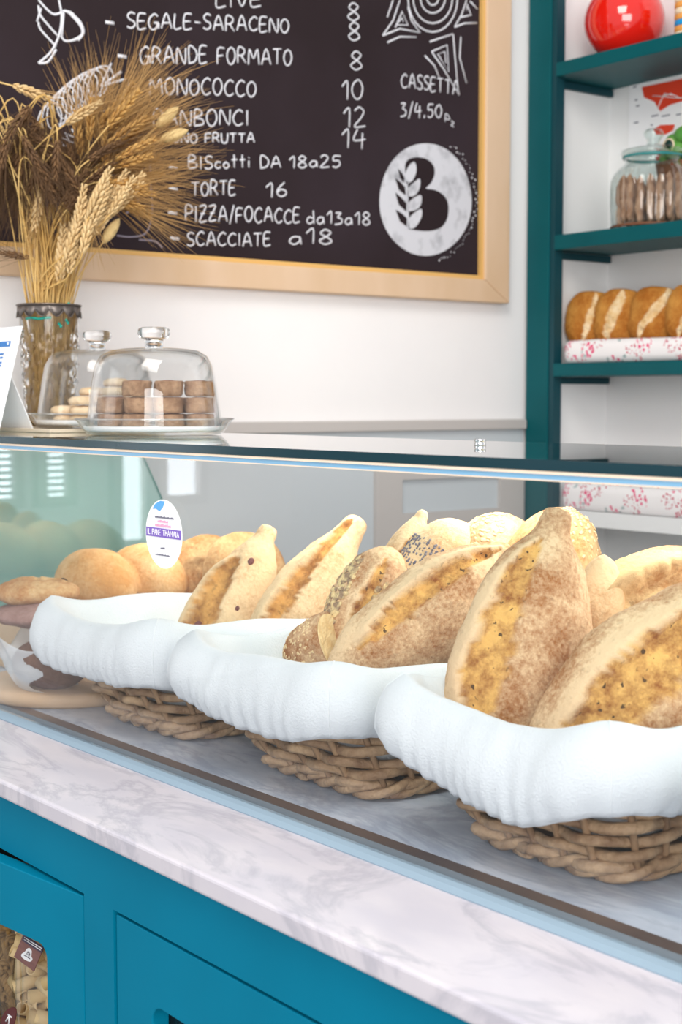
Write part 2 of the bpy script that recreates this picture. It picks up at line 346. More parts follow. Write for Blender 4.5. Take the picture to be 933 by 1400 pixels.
# the street side of the shop, seen only as reflections: a blind-covered window and a bright glazed door
def glow(name, col, st_):
    m = bpy.data.materials.new(name); m.use_nodes = True; p = m.node_tree.nodes['Principled BSDF']; p.inputs['Base Color'].default_value = (.8,.8,.8,1)
    p.inputs['Emission Color'].default_value = col; p.inputs['Emission Strength'].default_value = st_; return m
M['day'] = glow('daylit_pane', (.86,.93,1,1), 6.0)
SX = -6.0
b = MB(); b.box((SX-.12,-2.6,-.90),(SX-.04,-.3,1.6)); struct(b.build('wall_street', M['wall'], smooth=False))
def street_window(name, y0, y1, z0, z1, blind):
    o = bpy.data.objects.new(name, None); C.objects.link(o); struct(o)
    b = MB(); b.box((SX-.035,y0,z0),(SX-.03,y1,z1)); b.build('pane', M['day'], o, smooth=False)
    b = MB(); f_ = .045
    b.box((SX-.04,y0-f_,z0-f_),(SX+.02,y1+f_,z0)); b.box((SX-.04,y0-f_,z1),(SX+.02,y1+f_,z1+f_)); b.box((SX-.04,y0-f_,z0),(SX+.02,y0,z1)); b.box((SX-.04,y1,z0),(SX+.02,y1+f_,z1))
    b.build('window_frame', M['rail'], o, smooth=False)
    if blind:
        z = z0+.012
        b = MB()
        while z < z1-.012: b.box((SX-.012,y0+.002,z),(SX-.006,y1-.002,z+.018)); z += .030
        b.build('blind', M['dado'], o, smooth=False)
street_window('window_1', -1.06, -.86, .02, .75, True)
street_window('window_2', -1.32, -1.22, .02, .75, True)
street_window('window_3', -1.72, -1.60, -.20, .60, False)
street_window('window_4', -2.02, -1.84, .0, .60, False)
frame_trim('trim_2', 2.04, SY-.01, .12, .345, .075)

# ------------------------------------------------------------------ counter cabinet
CY = .7475                                   # face plane
def ring_panel(mb, outer, inner, rad, y0, y1, seg=10):
    """panel in the XZ plane with a rounded rectangular hole"""
    X0,X1,Z0,Z1 = outer; x0,x1,z0,z1 = inner; pin = []
    for (cx,cz,a0) in ((x1-rad,z1-rad,0),(x0+rad,z1-rad,90),(x0+rad,z0+rad,180),(x1-rad,z0+rad,270)):
        for k in range(seg+1):
            a = radians(a0+90*k/seg); pin.append((cx+rad*cos(a), cz+rad*sin(a)))
    n = len(pin); pout = []
    for i, (x,z) in enumerate(pin):
        q = i//(seg+1); k = i % (seg+1)
        t = k/seg
        corner = ((X1,Z1),(X0,Z1),(X0,Z0),(X1,Z0))[q]
        if q == 0: a, b = (X1, z1-rad), (x1-rad, Z1)
        elif q == 1: a, b = (x0+rad, Z1), (X0, z1-rad)
        elif q == 2: a, b = (X0, z0+rad), (x0+rad, Z0)
        else: a, b = (x1-rad, Z0), (X1, z0+rad)
        if t <= .5: pout.append((a[0]+(corner[0]-a[0])*t*2, a[1]+(corner[1]-a[1])*t*2))
        else: pout.append((corner[0]+(b[0]-corner[0])*(t*2-1), corner[1]+(b[1]-corner[1])*(t*2-1)))
    vs = [(x,y0,z) for x,z in pin]+[(x,y0,z) for x,z in pout]+[(x,y1,z) for x,z in pin]+[(x,y1,z) for x,z in pout]
    fs = []
    for i in range(n):
        j = (i+1) % n
        fs += [(i,j,n+j,n+i),(2*n+j,2*n+i,3*n+i,3*n+j),(j,i,2*n+i,2*n+j),(n+i,n+j,3*n+j,3*n+i)]
    mb.add(vs, fs); return mb
cab = thing('counter_cabinet', 'teal painted counter cabinet under the white marble top', 'cabinet', (-1.2, CY, -.90))
def cpart(mb, name, m, **k):
    mb.v = [(x+1.2, y-CY, z+.90) for x,y,z in mb.v]; return mb.build(name, m, cab, **k)
GP = .0042; ZT = -.0235; ZB = -.90
L0, L1 = -2.02, -1.4137; R0, R1 = -1.341, -.72; DT = -.0945; DB = -.80
b = MB()
for (x0,x1,z0,z1) in ((-2.45,L0-GP,ZB,ZT),(L1+GP,R0-GP,ZB,ZT),(R1+GP,-.10,ZB,ZT),(L0-GP,L1+GP,DT+GP,ZT),(R0-GP,R1+GP,DT+GP,ZT),(L0-GP,L1+GP,ZB,DB-GP),(R0-GP,R1+GP,ZB,DB-GP)):
    b.box((x0,CY,z0),(x1,CY+.022,z1))
cpart(b, 'face_frame', M['teal'], smooth=False)
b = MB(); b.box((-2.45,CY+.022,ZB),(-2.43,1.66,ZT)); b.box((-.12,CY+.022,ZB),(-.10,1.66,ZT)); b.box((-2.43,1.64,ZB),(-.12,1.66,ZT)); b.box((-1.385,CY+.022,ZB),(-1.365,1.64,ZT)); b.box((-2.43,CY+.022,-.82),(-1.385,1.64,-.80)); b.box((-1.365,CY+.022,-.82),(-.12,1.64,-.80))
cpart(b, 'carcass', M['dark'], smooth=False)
# right door, closed
b = MB(); ring_panel(b, (R0,R1,DB,DT), (-1.269,R1-.08,DB+.08,-.168), .018, CY+.001, CY+.021)
cpart(b, 'door', M['teal'], smooth=False, bevel=.0012)
b = MB(); b.box((-1.275,CY+.0215,DB+.07),(R1-.07,CY+.0245,-.160)); cpart(b, 'door_pane', M['pane'], smooth=False)
# left door, hinged on its right edge and standing ajar
b = MB(); ring_panel(b, (L0-L1,0,DB,DT), (L0-L1+.085,-.073,DB+.08,-.170), .016, 0, .020)
ang = radians(6.6); b.v = [(L1+x*cos(ang)+y*sin(ang)*0+0, CY+.001+x*sin(ang)+y, z) for x,y,z in b.v]
cpart(b, 'door', M['teal'], smooth=False, bevel=.0012)
# ------------------------------------------------------------------ marble worktop
b = MB(); b.box((-2.47,.7355,-.0218),(-.08,1.68,0)); top = b.build('marble_worktop', M['marble'], bevel=.004, seg=3)
tag(top, 'white veined marble worktop slab on the teal cabinet', 'worktop')

# ------------------------------------------------------------------ glass display case
GX0, GX1 = -2.45, -.30; GT = CAMZ-.0482; GB = CAMZ-.0573
case = thing('display_case', 'long glass bakery display case standing on the marble worktop', 'display case', (-1.35,.90,0))
def gpart(mb, name, m, **k):
    mb.v = [(x+1.35, y-.90, z) for x,y,z in mb.v]; return mb.build(name, m, case, **k)
b = MB(); b.box((GX0,.9395,.0002),(GX1,1.62,.003)); gpart(b, 'case_floor_shade', M['marble_shaded'], smooth=False)  # thin sheet over the worktop that carries the painted shade
b = MB()   # rail with sloped front
xs = (GX0, GX1)
pr = [(.8801,.0002),(.9195,.0002),(.9195,.0036),(.903,.0044),(.889,.0036),(.8801,.0015)]
vs = [(x,y,z) for x in xs for y,z in pr]; n = len(pr)
b.add(vs, [tuple(range(n-1,-1,-1)), tuple(range(n,2*n))]+[(i,(i+1)%n,n+(i+1)%n,n+i) for i in range(n)]); b.m = [0,0,0,1,1,1,0,0]
b.m = [0]*len(b.f); b.m[2+2] = 1
gpart(b, 'base_rail', [M['rail_b'], M['rail_g']], smooth=False)
b = MB(); b.box((GX0,.9198,.0002),(GX1,.9392,.0034)); gpart(b, 'metal_strip', M['bronze'], smooth=False)
b = MB(); b.box((GX0,.898,.0046),(GX1,.904,GB-.0005)); gpart(b, 'front_glass', M['pane'], smooth=False)
# top glass: slab, its polished edge as a part
b = MB(); b.add([(GX0,.893,GT),(GX1,.893,GT),(GX1,1.262,GT),(GX0,1.262,GT),(GX0,.893,GB),(GX1,.893,GB),(GX1,1.262,GB),(GX0,1.262,GB)], [(0,1,2,3),(7,6,5,4)])
tg = gpart(b, 'top_glass', M['topg'], smooth=False, fix=False)
b = MB(); b.box((GX0,.890,GB),(GX1,.893,GT)); b.box((GX0,1.262,GB),(GX1,1.264,GT)); b.box((GX0-.002,.890,GB),(GX0,1.264,GT)); b.box((GX1,.890,GB),(GX1+.002,1.264,GT))
e = gpart(b, 'glass_edge', M['gedge'], smooth=False)
# light profile under the front edge
b = MB(); b.box((GX0,.905,GB-.0086),(GX1,.921,GB-.0004)); gpart(b, 'light_profile', M['alu'], smooth=False)
b = MB(); b.box((GX0,.8905,GB-.0030),(GX1,.8975,GB-.0004)); gpart(b, 'cream_seal', M['cream_edge'], smooth=False)
b = MB(); b.box((GX0,.8915,GB-.0074),(GX1,.8975,GB-.0031)); gpart(b, 'blue_seal', M['blue_strip'], smooth=False)
b = MB(); b.box((GX0,.8905,GB-.0086),(GX1,.8975,GB-.0075)); gpart(b, 'cream_bead', M['cream_edge'], smooth=False)
b = MB(); b.box((GX0+.01,1.285,GB-.022),(GX1,1.315,GB-.0115)); gpart(b, 'light_housing', M['alu'], smooth=False)
for hx in (-2.3,-.4):
    b = MB(); b.tube([(hx,1.255,GB-.016),(hx,1.30,GB-.016)], .004); gpart(b, 'housing_bracket', M['alu'])
# slanted end pane
pts = [(.908,.004),(1.60,.004),(1.415,GB-.001),(.908,GB-.001)]
b = MB(); b.add([(GX0-.004,y,z) for y,z in pts]+[(GX0+.004,y,z) for y,z in pts], [(3,2,1,0),(4,5,6,7)]); gpart(b, 'end_glass', M['endg'], smooth=False, fix=False)
b = MB(); b.add([(GX0-.004,y,z) for y,z in pts]+[(GX0+.004,y,z) for y,z in pts], [(0,1,5,4),(1,2,6,5),(2,3,7,6),(3,0,4,7)]); gpart(b, 'end_glass_edge', M['gedge2'], smooth=False)
# round sticker on the front pane
sc = Vector((-1.4845,.8972,.288)); R = .0405
st = thing('round_sticker', 'round white sticker with a purple banner stuck on the front glass', 'sticker', sc)
b = MB(); b.poly([(R*cos(2*pi*k/48),0,R*sin(2*pi*k/48)) for k in range(48)], (0,.0006,0)); b.build('sticker_disc', M['paper'], st, smooth=False)

# ------------------------------------------------------------------ stroke lettering
G = {
'A':(.8,[[(0,0),(.4,1),(.8,0)],[(.12,.35),(.7,.38)]]), 'B':(.65,[[(0,0),(.05,1),(.45,.95),(.5,.7),(.05,.52),(.55,.4),(.6,.1),(0,0)]]),
'C':(.7,[[(.7,.85),(.45,1),(.15,.8),(0,.45),(.15,.1),(.4,0),(.7,.15)]]), 'D':(.7,[[(.05,0),(.05,1),(.5,.85),(.7,.5),(.5,.1),(0,0)]]),
'E':(.6,[[(.6,1),(.05,.95),(0,0),(.6,.05)],[(.03,.5),(.5,.52)]]), 'F':(.6,[[(.6,1),(.05,.95),(0,0)],[(.03,.5),(.5,.55)]]),
'G':(.75,[[(.7,.85),(.45,1),(.1,.75),(0,.35),(.2,0),(.55,.05),(.65,.4)],[(.4,.42),(.75,.42),(.75,.05)]]), 'H':(.7,[[(0,0),(.05,1)],[(.65,1),(.7,0)],[(.03,.5),(.68,.5)]]),
'I':(.2,[[(.1,0),(.1,1)]]), 'L':(.55,[[(.05,1),(0,0),(.55,.05)]]), 'M':(.95,[[(0,0),(.1,1),(.45,.4),(.8,1),(.95,0)]]),
'N':(.75,[[(0,0),(.08,1),(.65,0),(.75,1)]]), 'O':(.7,[[(.35,1),(.08,.8),(0,.4),(.2,.02),(.5,.05),(.7,.45),(.6,.85),(.35,1)]]),
'P':(.6,[[(0,0),(.05,1),(.5,.95),(.6,.7),(.4,.5),(.05,.45)]]), 'R':(.7,[[(0,0),(.05,1),(.5,.95),(.58,.7),(.35,.5),(.05,.5)],[(.3,.5),(.7,0)]]),
'S':(.6,[[(.6,.9),(.3,1),(.05,.8),(.2,.55),(.5,.42),(.58,.18),(.3,0),(0,.1)]]), 'T':(.75,[[(0,.97),(.75,1)],[(.38,.98),(.35,0)]]),
'U':(.7,[[(0,1),(.05,.2),(.35,0),(.62,.2),(.7,1)]]), 'V':(.7,[[(0,1),(.35,0),(.7,1)]]), 'Z':(.65,[[(0,.95),(.6,1),(0,0),(.65,.05)],[(.1,.5),(.5,.52)]]),
'a':(.5,[[(.45,.5),(.15,.5),(0,.2),(.2,0),(.42,.2),(.45,.5),(.5,0)]]), 'd':(.5,[[(.45,.4),(.15,.5),(0,.2),(.2,0),(.45,.2)],[(.45,1),(.5,0)]]), 'e':(.5,[[(.05,.28),(.45,.3),(.35,.52),(.1,.48),(0,.2),(.2,0),(.45,.1)]]),
'c':(.45,[[(.45,.45),(.15,.5),(0,.2),(.2,0),(.45,.1)]]), 'i':(.15,[[(.07,0),(.07,.55)],[(.06,.75),(.09,.8)]]), 'o':(.45,[[(.22,.55),(0,.3),(.2,0),(.45,.25),(.22,.55)]]), 't':(.45,[[(.2,1),(.22,0)],[(0,.6),(.45,.62)]]), 'z':(.4,[[(0,.5),(.4,.5),(0,0),(.4,.02)]]),
'0':(.6,[[(.3,1),(.05,.75),(0,.35),(.25,0),(.5,.15),(.6,.6),(.45,.95),(.3,1)]]), '1':(.35,[[(0,.7),(.3,1),(.3,0)]]), '2':(.6,[[(.02,.8),(.25,1),(.5,.8),(.35,.45),(0,0),(.6,.05)]]),
'3':(.55,[[(.05,.95),(.45,.95),(.2,.6),(.5,.45),(.45,.1),(0,0)]]), '4':(.6,[[(.2,1),(0,.4),(.6,.45)],[(.45,.8),(.42,-.1)]]), '5':(.55,[[(.55,1),(.1,1),(.05,.6),(.4,.6),(.5,.25),(.25,0),(0,.1)]]),
'6':(.5,[[(.4,1),(.1,.6),(0,.25),(.2,0),(.45,.15),(.45,.4),(.2,.5),(.05,.3)]]), '8':(.55,[[(.3,.52),(.05,.75),(.25,1),(.5,.8),(.3,.52),(0,.25),(.25,0),(.55,.2),(.3,.52)]]),
'-':(.5,[[(.02,.5),(.48,.46)]]), '/':(.4,[[(0,-.2),(.4,1.15)]]), ',':(.2,[[(.12,.1),(.05,-.15)]]), "'":(.15,[[(.08,1),(.05,.8)]]), '.':(.2,[[(.08,.02),(.12,.05)]]),
}
def smooth_line(pl, k=4):
    if len(pl) < 3: return pl
    out = []
    for i in range(len(pl)-1):
        p0 = pl[max(i-1,0)]; p1 = pl[i]; p2 = pl[i+1]; p3 = pl[min(i+2,len(pl)-1)]
        for j in range(k):
            t = j/k
            out.append(tuple(.5*((2*b)+(c-a)*t+(2*a-5*b+4*c-d)*t*t+(3*b-a-3*c+d)*t**3) for a,b,c,d in zip(p0,p1,p2,p3)))
    out.append(pl[-1]); return out
def write(mb, text, o, ex, ey, rad, nrm, smooth=True, jit=0.0):
    """text along ex (full width vector), height ey, from origin o"""
    gap = .22; tot = 0
    for ch in text: tot += (.45 if ch == ' ' else G[ch][0])+gap
    tot -= gap; x = 0; ex = Vector(ex)/tot; ey = Vector(ey); o = Vector(o)
    for ch in text:
        if ch == ' ': x += .45+gap; continue
        wd, pls = G[ch]; dy = random.uniform(-jit,jit); sc_ = 1+random.uniform(-jit,jit)
        for pl in pls:
            q = [(px, py*sc_) for px,py in pl]
            if smooth: q = smooth_line(q)
            mb.tube([o+ex*(x+px)+ey*(py+dy) for px,py in q], rad, 5, nrm=nrm, flat=.35)
        x += wd+gap
# sticker print
def stk(name, m, fn):
    b = MB(); fn(b); return b.build(name, m, st, smooth=False)
def srow(b, z, x0, x1, n, h):
    for i in range(n):
        xa = x0+(x1-x0)*i/n; b.box((xa,-.0008,z),(xa+(x1-x0)/n*.7,-.0002,z+h*(.7+.3*((i*7)%3)/2)))
stk('banner', M['purple'], lambda b: b.box((-.0385,-.0006,-.004),(.0385,0,.0065)))
def f(b): write(b, "IL PANE THAMAIA", (-.035,-.0008,-.0018), (.070,0,0), (0,0,.0065), .0006, (0,1,0), smooth=False)
stk('banner_text', M['paper'], f)
stk('wave_mark', M['lblue'], lambda b: b.poly([(-.024,-.0004,.0285),(-.018,-.0004,.0345),(-.006,-.0004,.0388),(.004,-.0004,.0385),(-.001,-.0004,.031),(-.008,-.0004,.0265),(-.016,-.0004,.029)], (0,.0003,0)) or b.poly([(-.030,-.0004,.020),(-.026,-.0004,.026),(-.024,-.0004,.021),(-.028,-.0004,.0185)], (0,.0003,0)))
stk('small_text', M['ink'], lambda b: srow(b,.0185,-.018,.024,16,.0022)); stk('small_text', M['ink'], lambda b: srow(b,-.0175,-.006,.004,3,.002)); stk('small_text', M['ink'], lambda b: srow(b,-.0255,-.018,.014,16,.0016))
stk('pink_text', M['pink'], lambda b: srow(b,.0135,-.012,.012,8,.0028)); stk('pink_text', M['pink'], lambda b: srow(b,.0085,-.018,.018,11,.0032))
# chrome cap on the top glass
b = MB(); b.lathe([(0,0),(.006,0),(.0064,.0006),(.0064,.0028),(.0056,.0032),(.0056,.0042),(.0064,.0046),(.0064,.0066),(.006,.0072),(0,.0072)], 24)
tag(b.build('glass_fixing', M['chrome'], loc=(-1.19,1.125,GT)), 'small chrome fixing cap on the glass top near the teal post', 'fixing')

# ------------------------------------------------------------------ baskets and liners
def rrect(x0, x1, y0, y1, rad, n):
    segs = []; 
    def line(a, b, nr): segs.append(('l', a, b, nr, hypot(b[0]-a[0], b[1]-a[1])))
    def arc(c, a0): segs.append(('a', c, a0, None, rad*pi/2))
    line(((x0+x1)/2,y0),(x1-rad,y0),(0,-1)); arc((x1-rad,y0+rad),-90); line((x1,y0+rad),(x1,y1-rad),(1,0)); arc((x1-rad,y1-rad),0)
    line((x1-rad,y1),(x0+rad,y1),(0,1)); arc((x0+rad,y1-rad),90); line((x0,y1-rad),(x0,y0+rad),(-1,0)); arc((x0+rad,y0+rad),180); line((x0+rad,y0),((x0+x1)/2,y0),(0,-1))
    T = sum(s[4] for s in segs); out = []
    for i in range(n):
        d_ = T*i/n
        for s in segs:
            if d_ <= s[4]+1e-12: break
            d_ -= s[4]
        if s[0] == 'l': t = d_/s[4]; out.append((s[1][0]+(s[2][0]-s[1][0])*t, s[1][1]+(s[2][1]-s[1][1])*t, s[3][0], s[3][1]))
        else:
            a = radians(s[2])+d_/rad; out.append((s[1][0]+rad*cos(a), s[1][1]+rad*sin(a), cos(a), sin(a)))
    return out
RIMZ = .143
def basket(bot, rim, label, lin_label, seed):
    rnd = random.Random(seed); cx = (bot[0]+bot[1])/2; cy = (bot[2]+bot[3])/2
    root = thing('wicker_basket', label, 'basket', (cx,cy,.003), 'wicker bread baskets in the case')
    def rect(t): return [bot[i]+(rim[i]-bot[i])*t for i in range(4)]
    NS = 28; H = RIMZ-.003
    def ring(t, n, off=0, rad=None):
        r = rect(t); return [(x+nx*off-cx, y+ny*off-cy, nx, ny) for x,y,nx,ny in rrect(*r, rad or .035+.02*t, n)]
    n = NS*5
    b = MB(); rows = 9
    for k in range(rows):
        z0 = .016+k*(H-.018)/rows; ph = pi*k; zj = [rnd.uniform(-.0030,.0030) for _ in range(12)]
        pts = []; R0 = ring(z0/H, n)
        for i,(x,y,nx,ny) in enumerate(R0):
            o = .0064*cos(pi*i/5+ph); t12 = 12*i/n; a = int(t12) % 12; f_ = t12-int(t12)
            dz = zj[a]*(1-f_)+zj[(a+1)%12]*f_
            pts.append((x+nx*(o+.004), y+ny*(o+.004), z0+dz+.0022*sin(pi*i/5+ph+.8)))
        b.tube(pts, .0058*rnd.uniform(.9,1.1), 7, closed=True, flat=1.0)
    b.build('weave', M['wicker'], root)
    b = MB()
    for s in range(NS):
        base = []
        for q in range(9):
            t = q/8; r = ring(t, NS*2)[(2*s)]; base.append((r[0]+r[2]*.004, r[1]+r[3]*.004, .004+t*(H-.004)))
        b.tube(base, .0038, 6)
    b.build('stakes', M['wicker2'], root)
    b = MB()
    for k in range(3):                       # rolled foot border
        pts = []
        for i,(x,y,nx,ny) in enumerate(ring(.02, n)):
            q = 2*pi*i/15+2*pi*k/3; pts.append((x+nx*(.004+.0062*cos(q)), y+ny*(.004+.0062*cos(q)), .0125+.0062*sin(q)))
        b.tube(pts, .0056, 7, closed=True)
    b.build('foot_border', M['wicker'], root)
    b = MB()
    for i in range(9):
        y = bot[2]+.02+(bot[3]-bot[2]-.04)*i/8-cy; b.tube([(bot[0]+.01-cx,y,.008),(bot[1]-.01-cx,y,.008)], .004, 6)
    b.build('base', M['wicker2'], root)
    # liner
    n = 260; prof = []
    R1 = rrect(*rim, .045, n); 
    per = len(R1); corners = [ (rim[1],rim[2]),(rim[1],rim[3]),(rim[0],rim[3]),(rim[0],rim[2]) ]
    inn = [bot[0]+.012, bot[1]-.012, bot[2]+.012, bot[3]-.012]
    R2 = rrect(*inn, .03, n); vs = []; cols = 0
    P = [(-.070,.012,0),(-.0715,.016,0),(-.066,.0195,0),(-.052,.026,0),(-.035,.027,0),(-.018,.0225,0),(-.005,.0155,0),(.004,.009,0),(.0085,.002,0),(.008,-.005,0),(.001,-.011,0),(-.012,-.014,.06),(-.03,-.016,.18),(-.05,-.018,.35),(-.07,-.018,.52),(-.09,-.018,.7),(-.11,-.018,.86),(-.122,-.018,1.0)]
    ph = [rnd.uniform(0,6.28) for _ in range(6)]
    for i in range(n):
        x,y,nx,ny = R1[i]; X2,Y2,_,_ = R2[i]
        dmin = min(hypot(x-a,y-c) for a,c in corners); pk = exp(-(dmin/.05)**2)
        u = 2*pi*i/n
        sag = .010*pk-.006*(1-pk)+.0035*sin(3*u+ph[0])+.002*sin(7*u+ph[1])
        for (dz,off,tin) in P:
            hem = max(0,min(1,(-dz-.03)/.04)) if off > 0 else 0
            wr = .0022*hem*sin(64*u+3*sin(5*u+ph[2]))+.0045*(1 if off > 0 else .4)*noise.noise((x*18+seed*3, y*18, dz*14))+.0022*noise.noise((x*45, y*45+seed, dz*30))
            hz = .007*hem*sin(4*u+ph[3])+.004*hem*noise.noise((x*25,y*25,seed))
            fold = .006*pk*(1 if off > .01 else 0)
            zz = RIMZ+.006+dz+sag*(1 if tin < .2 else 1-tin)+hz
            if tin == 0: vs.append((x+nx*(off+wr+fold), y+ny*(off+wr+fold), zz))
            else:
                xx = x+nx*off; yy = y+ny*off
                vs.append((xx+(X2-xx)*tin+nx*wr, yy+(Y2-yy)*tin+ny*wr, max(zz,.042)))
    m = len(P); fs = []
    for i in range(n):
        j = (i+1) % n
        for k in range(m-1): fs.append((i*m+k, j*m+k, j*m+k+1, i*m+k+1))
    fs.append(tuple(i*m+m-1 for i in range(n)))
    vs = [(x-cx,y-cy,z) for x,y,z in vs]
    root2 = thing('basket_liner', lin_label, 'cloth liner', (cx,cy,0), 'white basket liners')
    b = MB(); b.add(vs, fs); o = b.build('cloth', M['cloth'], root2)
    # stitched corner seams and gathered hem
    for (a,c) in corners:
        b = MB(); i = min(range(n), key=lambda q: hypot(R1[q][0]-a,R1[q][1]-c))
        b.tube([Vector(vs[i*m+k])+Vector((R1[i][2],R1[i][3],.3))*.0002 for k in range(1,10)], .0007, 5)
        b.build('corner_seam', M['seam'], root2)
    b = MB(); b.tube([Vector(vs[i*m])+Vector((R1[i][2],R1[i][3],0))*.001 for i in range(n)], .0026, 6, closed=True); b.build('hem', M['cloth'], root2)
    return root
basket((-1.80,-1.605,1.005,1.33),(-1.915,-1.600,.952,1.39),'wicker basket nearest the wrapped dark loaf, leftmost of the row','white cloth liner of the leftmost basket, below the round sticker',1)
basket((-1.435,-1.232,1.012,1.33),(-1.535,-1.228,.950,1.39),'wicker basket holding the seeded loaf and the bread heel','white cloth liner around the seeded loaf and the bread heel',2)
basket((-1.062,-.878,1.006,1.33),(-1.140,-.842,.952,1.39),'wicker basket holding the tall pointed loaf, lowest in the photo','white cloth liner around the tall pointed loaf in the foreground',3)
basket((-.665,-.48,1.006,1.33),(-.728,-.45,.955,1.39),'wicker basket at the right edge, mostly out of the photo','white cloth liner cut off by the right edge of the photo',4)

# ------------------------------------------------------------------ loaves
def cr(pts, s):
    """smooth interpolation through (s, value) pairs"""
    for i in range(len(pts)-1):
        if s <= pts[i+1][0]:
            a = pts[max(i-1,0)]; b_ = pts[i]; c = pts[i+1]; d_ = pts[min(i+2,len(pts)-1)]
            t = (s-b_[0])/(c[0]-b_[0]); h = c[0]-b_[0]
            m1 = (c[1]-a[1])/max(c[0]-a[0],1e-6)*h; m2 = (d_[1]-b_[1])/max(d_[0]-b_[0],1e-6)*h
            t2 = t*t; t3 = t2*t
            return (2*t3-3*t2+1)*b_[1]+(t3-2*t2+t)*m1+(-2*t3+3*t2)*c[1]+(t3-t2)*m2
    return pts[-1][1]
def sst(a, b_, x):
    t = max(0,min(1,(x-a)/(b_-a))); return t*t*(3-2*t)
def orient(theta, tilt, roll):
    th, ti, ro = radians(theta), radians(tilt), radians(roll); up = Vector((0,0,1)); r = RT; bk = -fw0
    ux = up*cos(th)+r*sin(th); n = bk.copy()
    ux2 = ux*cos(ti)-n*sin(ti); n2 = n*cos(ti)+ux*sin(ti); y = n2.cross(ux2)
    y2 = y*cos(ro)+n2*sin(ro); n3 = n2*cos(ro)-y*sin(ro)
    return Matrix((ux2,y2,n3)).transposed()
ELL = [(-1,0),(-.95,.32),(-.8,.62),(-.5,.88),(0,1),(.5,.88),(.8,.62),(.95,.32),(1,0)]
def loaf(label, ctr, theta, tilt, roll, L, W, H, m, prof=ELL, cuts=(), seed=0, cat='bread', flr=0, back=.75, bend=0, rough=1.0, name='bread_loaf', group=None, custom=None, M3=None, Ns=90, Np=60, lump=1.0):
    """cuts: (v0, slope, halfwidth, s_from, s_to, depth, ear) in the loaf's own length/width frame"""
    vs = []; cut = []; fl = []
    for i in range(Ns+1):
        s = -cos(pi*i/Ns)
        wv = W/2*(custom(s) if custom else max(0,cr(prof,s))); hv = H*(wv/(W/2))**.85 if wv > 0 else 0
        for k in range(Np):
            a = 2*pi*k/Np; v = cos(a); y = wv*v; z = hv*sin(a)*(1 if sin(a) > 0 else back)
            x = s*L/2; mask = 0; dz = 0; ridge = 0
            if sin(a) > -.25:
                for (v0,sl,hw,sa,sb,dep,ear) in cuts:
                    c = v0+sl*s; w_ = hw*max(0,1-((s-(sa+sb)/2)/((sb-sa)/2))**2)**.5 if sa < s < sb else 0
                    if w_ <= 0: continue
                    dd = abs(v-c); q = 1-sst(w_*.92, w_*1.04, dd+.07*noise.noise((x*40,y*40,seed))+.06*noise.noise((x*110,y*110,seed))); mask = max(mask,q)
                    dz = min(dz, -dep*q)
                    e = (v-c)*(1 if ear > 0 else -1)-w_*1.0
                    ridge += abs(ear)*(exp(-(e/.16)**2) if e > 0 else exp(-(e/.035)**2))*min(1,w_/hw*1.5)
            p = Vector((x,y,z)); nn = Vector((0, y/(wv*wv+1e-6)*hv, z/(hv*hv+1e-6)*wv)); 
            nn = nn.normalized() if nn.length > 0 else Vector((0,0,1))
            big = noise.noise((x*16+seed*7.3,y*16,z*16))*.0035*lump+noise.noise((x*45,y*45+seed*3,z*45))*.0013*lump
            sm = noise.noise((x*130+seed,y*130,z*130))*.0009*rough
            p += nn*((big+sm)*min(1,wv/(W*.12)+.1) + ridge + dz + mask*rough*(noise.noise((x*60,y*60,z*60+seed))*.0055+noise.noise((x*170,y*170,seed))*.0028))
            p.z += bend*(1-s*s)
            vs.append(p); cut.append(mask); fl.append(flr*(1-mask)+min(.30,ridge*60)*(1-mask)+.12*noise.noise((x*9,y*9,seed*2.1)))
    fs = []
    for i in range(Ns):
        for k in range(Np):
            l = (k+1) % Np; fs.append((i*Np+k,i*Np+l,(i+1)*Np+l,(i+1)*Np+k))
    b = MB(); b.add(vs, fs); o = b.build(name, m)
    for nm, dat in (('cut',cut),('flr',fl)):
        at = o.data.attributes.new(nm,'FLOAT','POINT'); at.data.foreach_set('value', dat)
    R3 = M3 if M3 is not None else orient(theta,tilt,roll)
    o.matrix_world = Matrix.Translation(ctr) @ R3.to_4x4()
    tag(o, label, cat, group); o['_wh'] = 0; del o['_wh']
    return o
def scatter(o, name, m, n, rng, size, seed=1, stuff=True, mask=None):
    """flat flakes bedded in the loaf's surface"""
    rnd = random.Random(seed); me = o.data; b = MB(); cnt = 0; tries = 0
    V = me.vertices; P = me.polygons
    while cnt < n and tries < n*60:
        tries += 1; f = P[rnd.randrange(len(P))]; c = f.center; nr = f.normal
        if not rng(c, nr): continue
        q = nr.to_track_quat('Z','Y').to_matrix() @ Matrix.Rotation(rnd.uniform(0,6.28),3,'Z'); s = rnd.uniform(.7,1.3)
        b.ell(c+nr*size[2]*.3+Vector((rnd.uniform(-1,1),rnd.uniform(-1,1),0))*.0006, (size[0]*s,size[1]*s,size[2]), 6, 4, q); cnt += 1
    s_ = b.build(name, m, o)
    if stuff: s_['kind'] = 'stuff'
    return s_
BAT = [(-1,0),(-.96,.22),(-.85,.48),(-.6,.80),(-.2,1),(.2,.96),(.55,.74),(.78,.44),(.88,.28),(.95,.24),(.99,.14),(1,0)]
# F: the tall pointed loaf
F_ = loaf('tall pointed floury loaf standing upright in the foreground basket', ony(720,876,1.095), 15, 12, 4,   .290, .140, .046, M['b_front'],
     [(-1,0),(-.97,.3),(-.8,.78),(-.4,1),(.0,.98),(.35,.84),(.6,.62),(.74,.38),(.83,.27),(.92,.23),(.98,.16),(1,0)],
     [(.56,-.06,.25,-.97,.74,.006,.009)], 11, flr=.03)
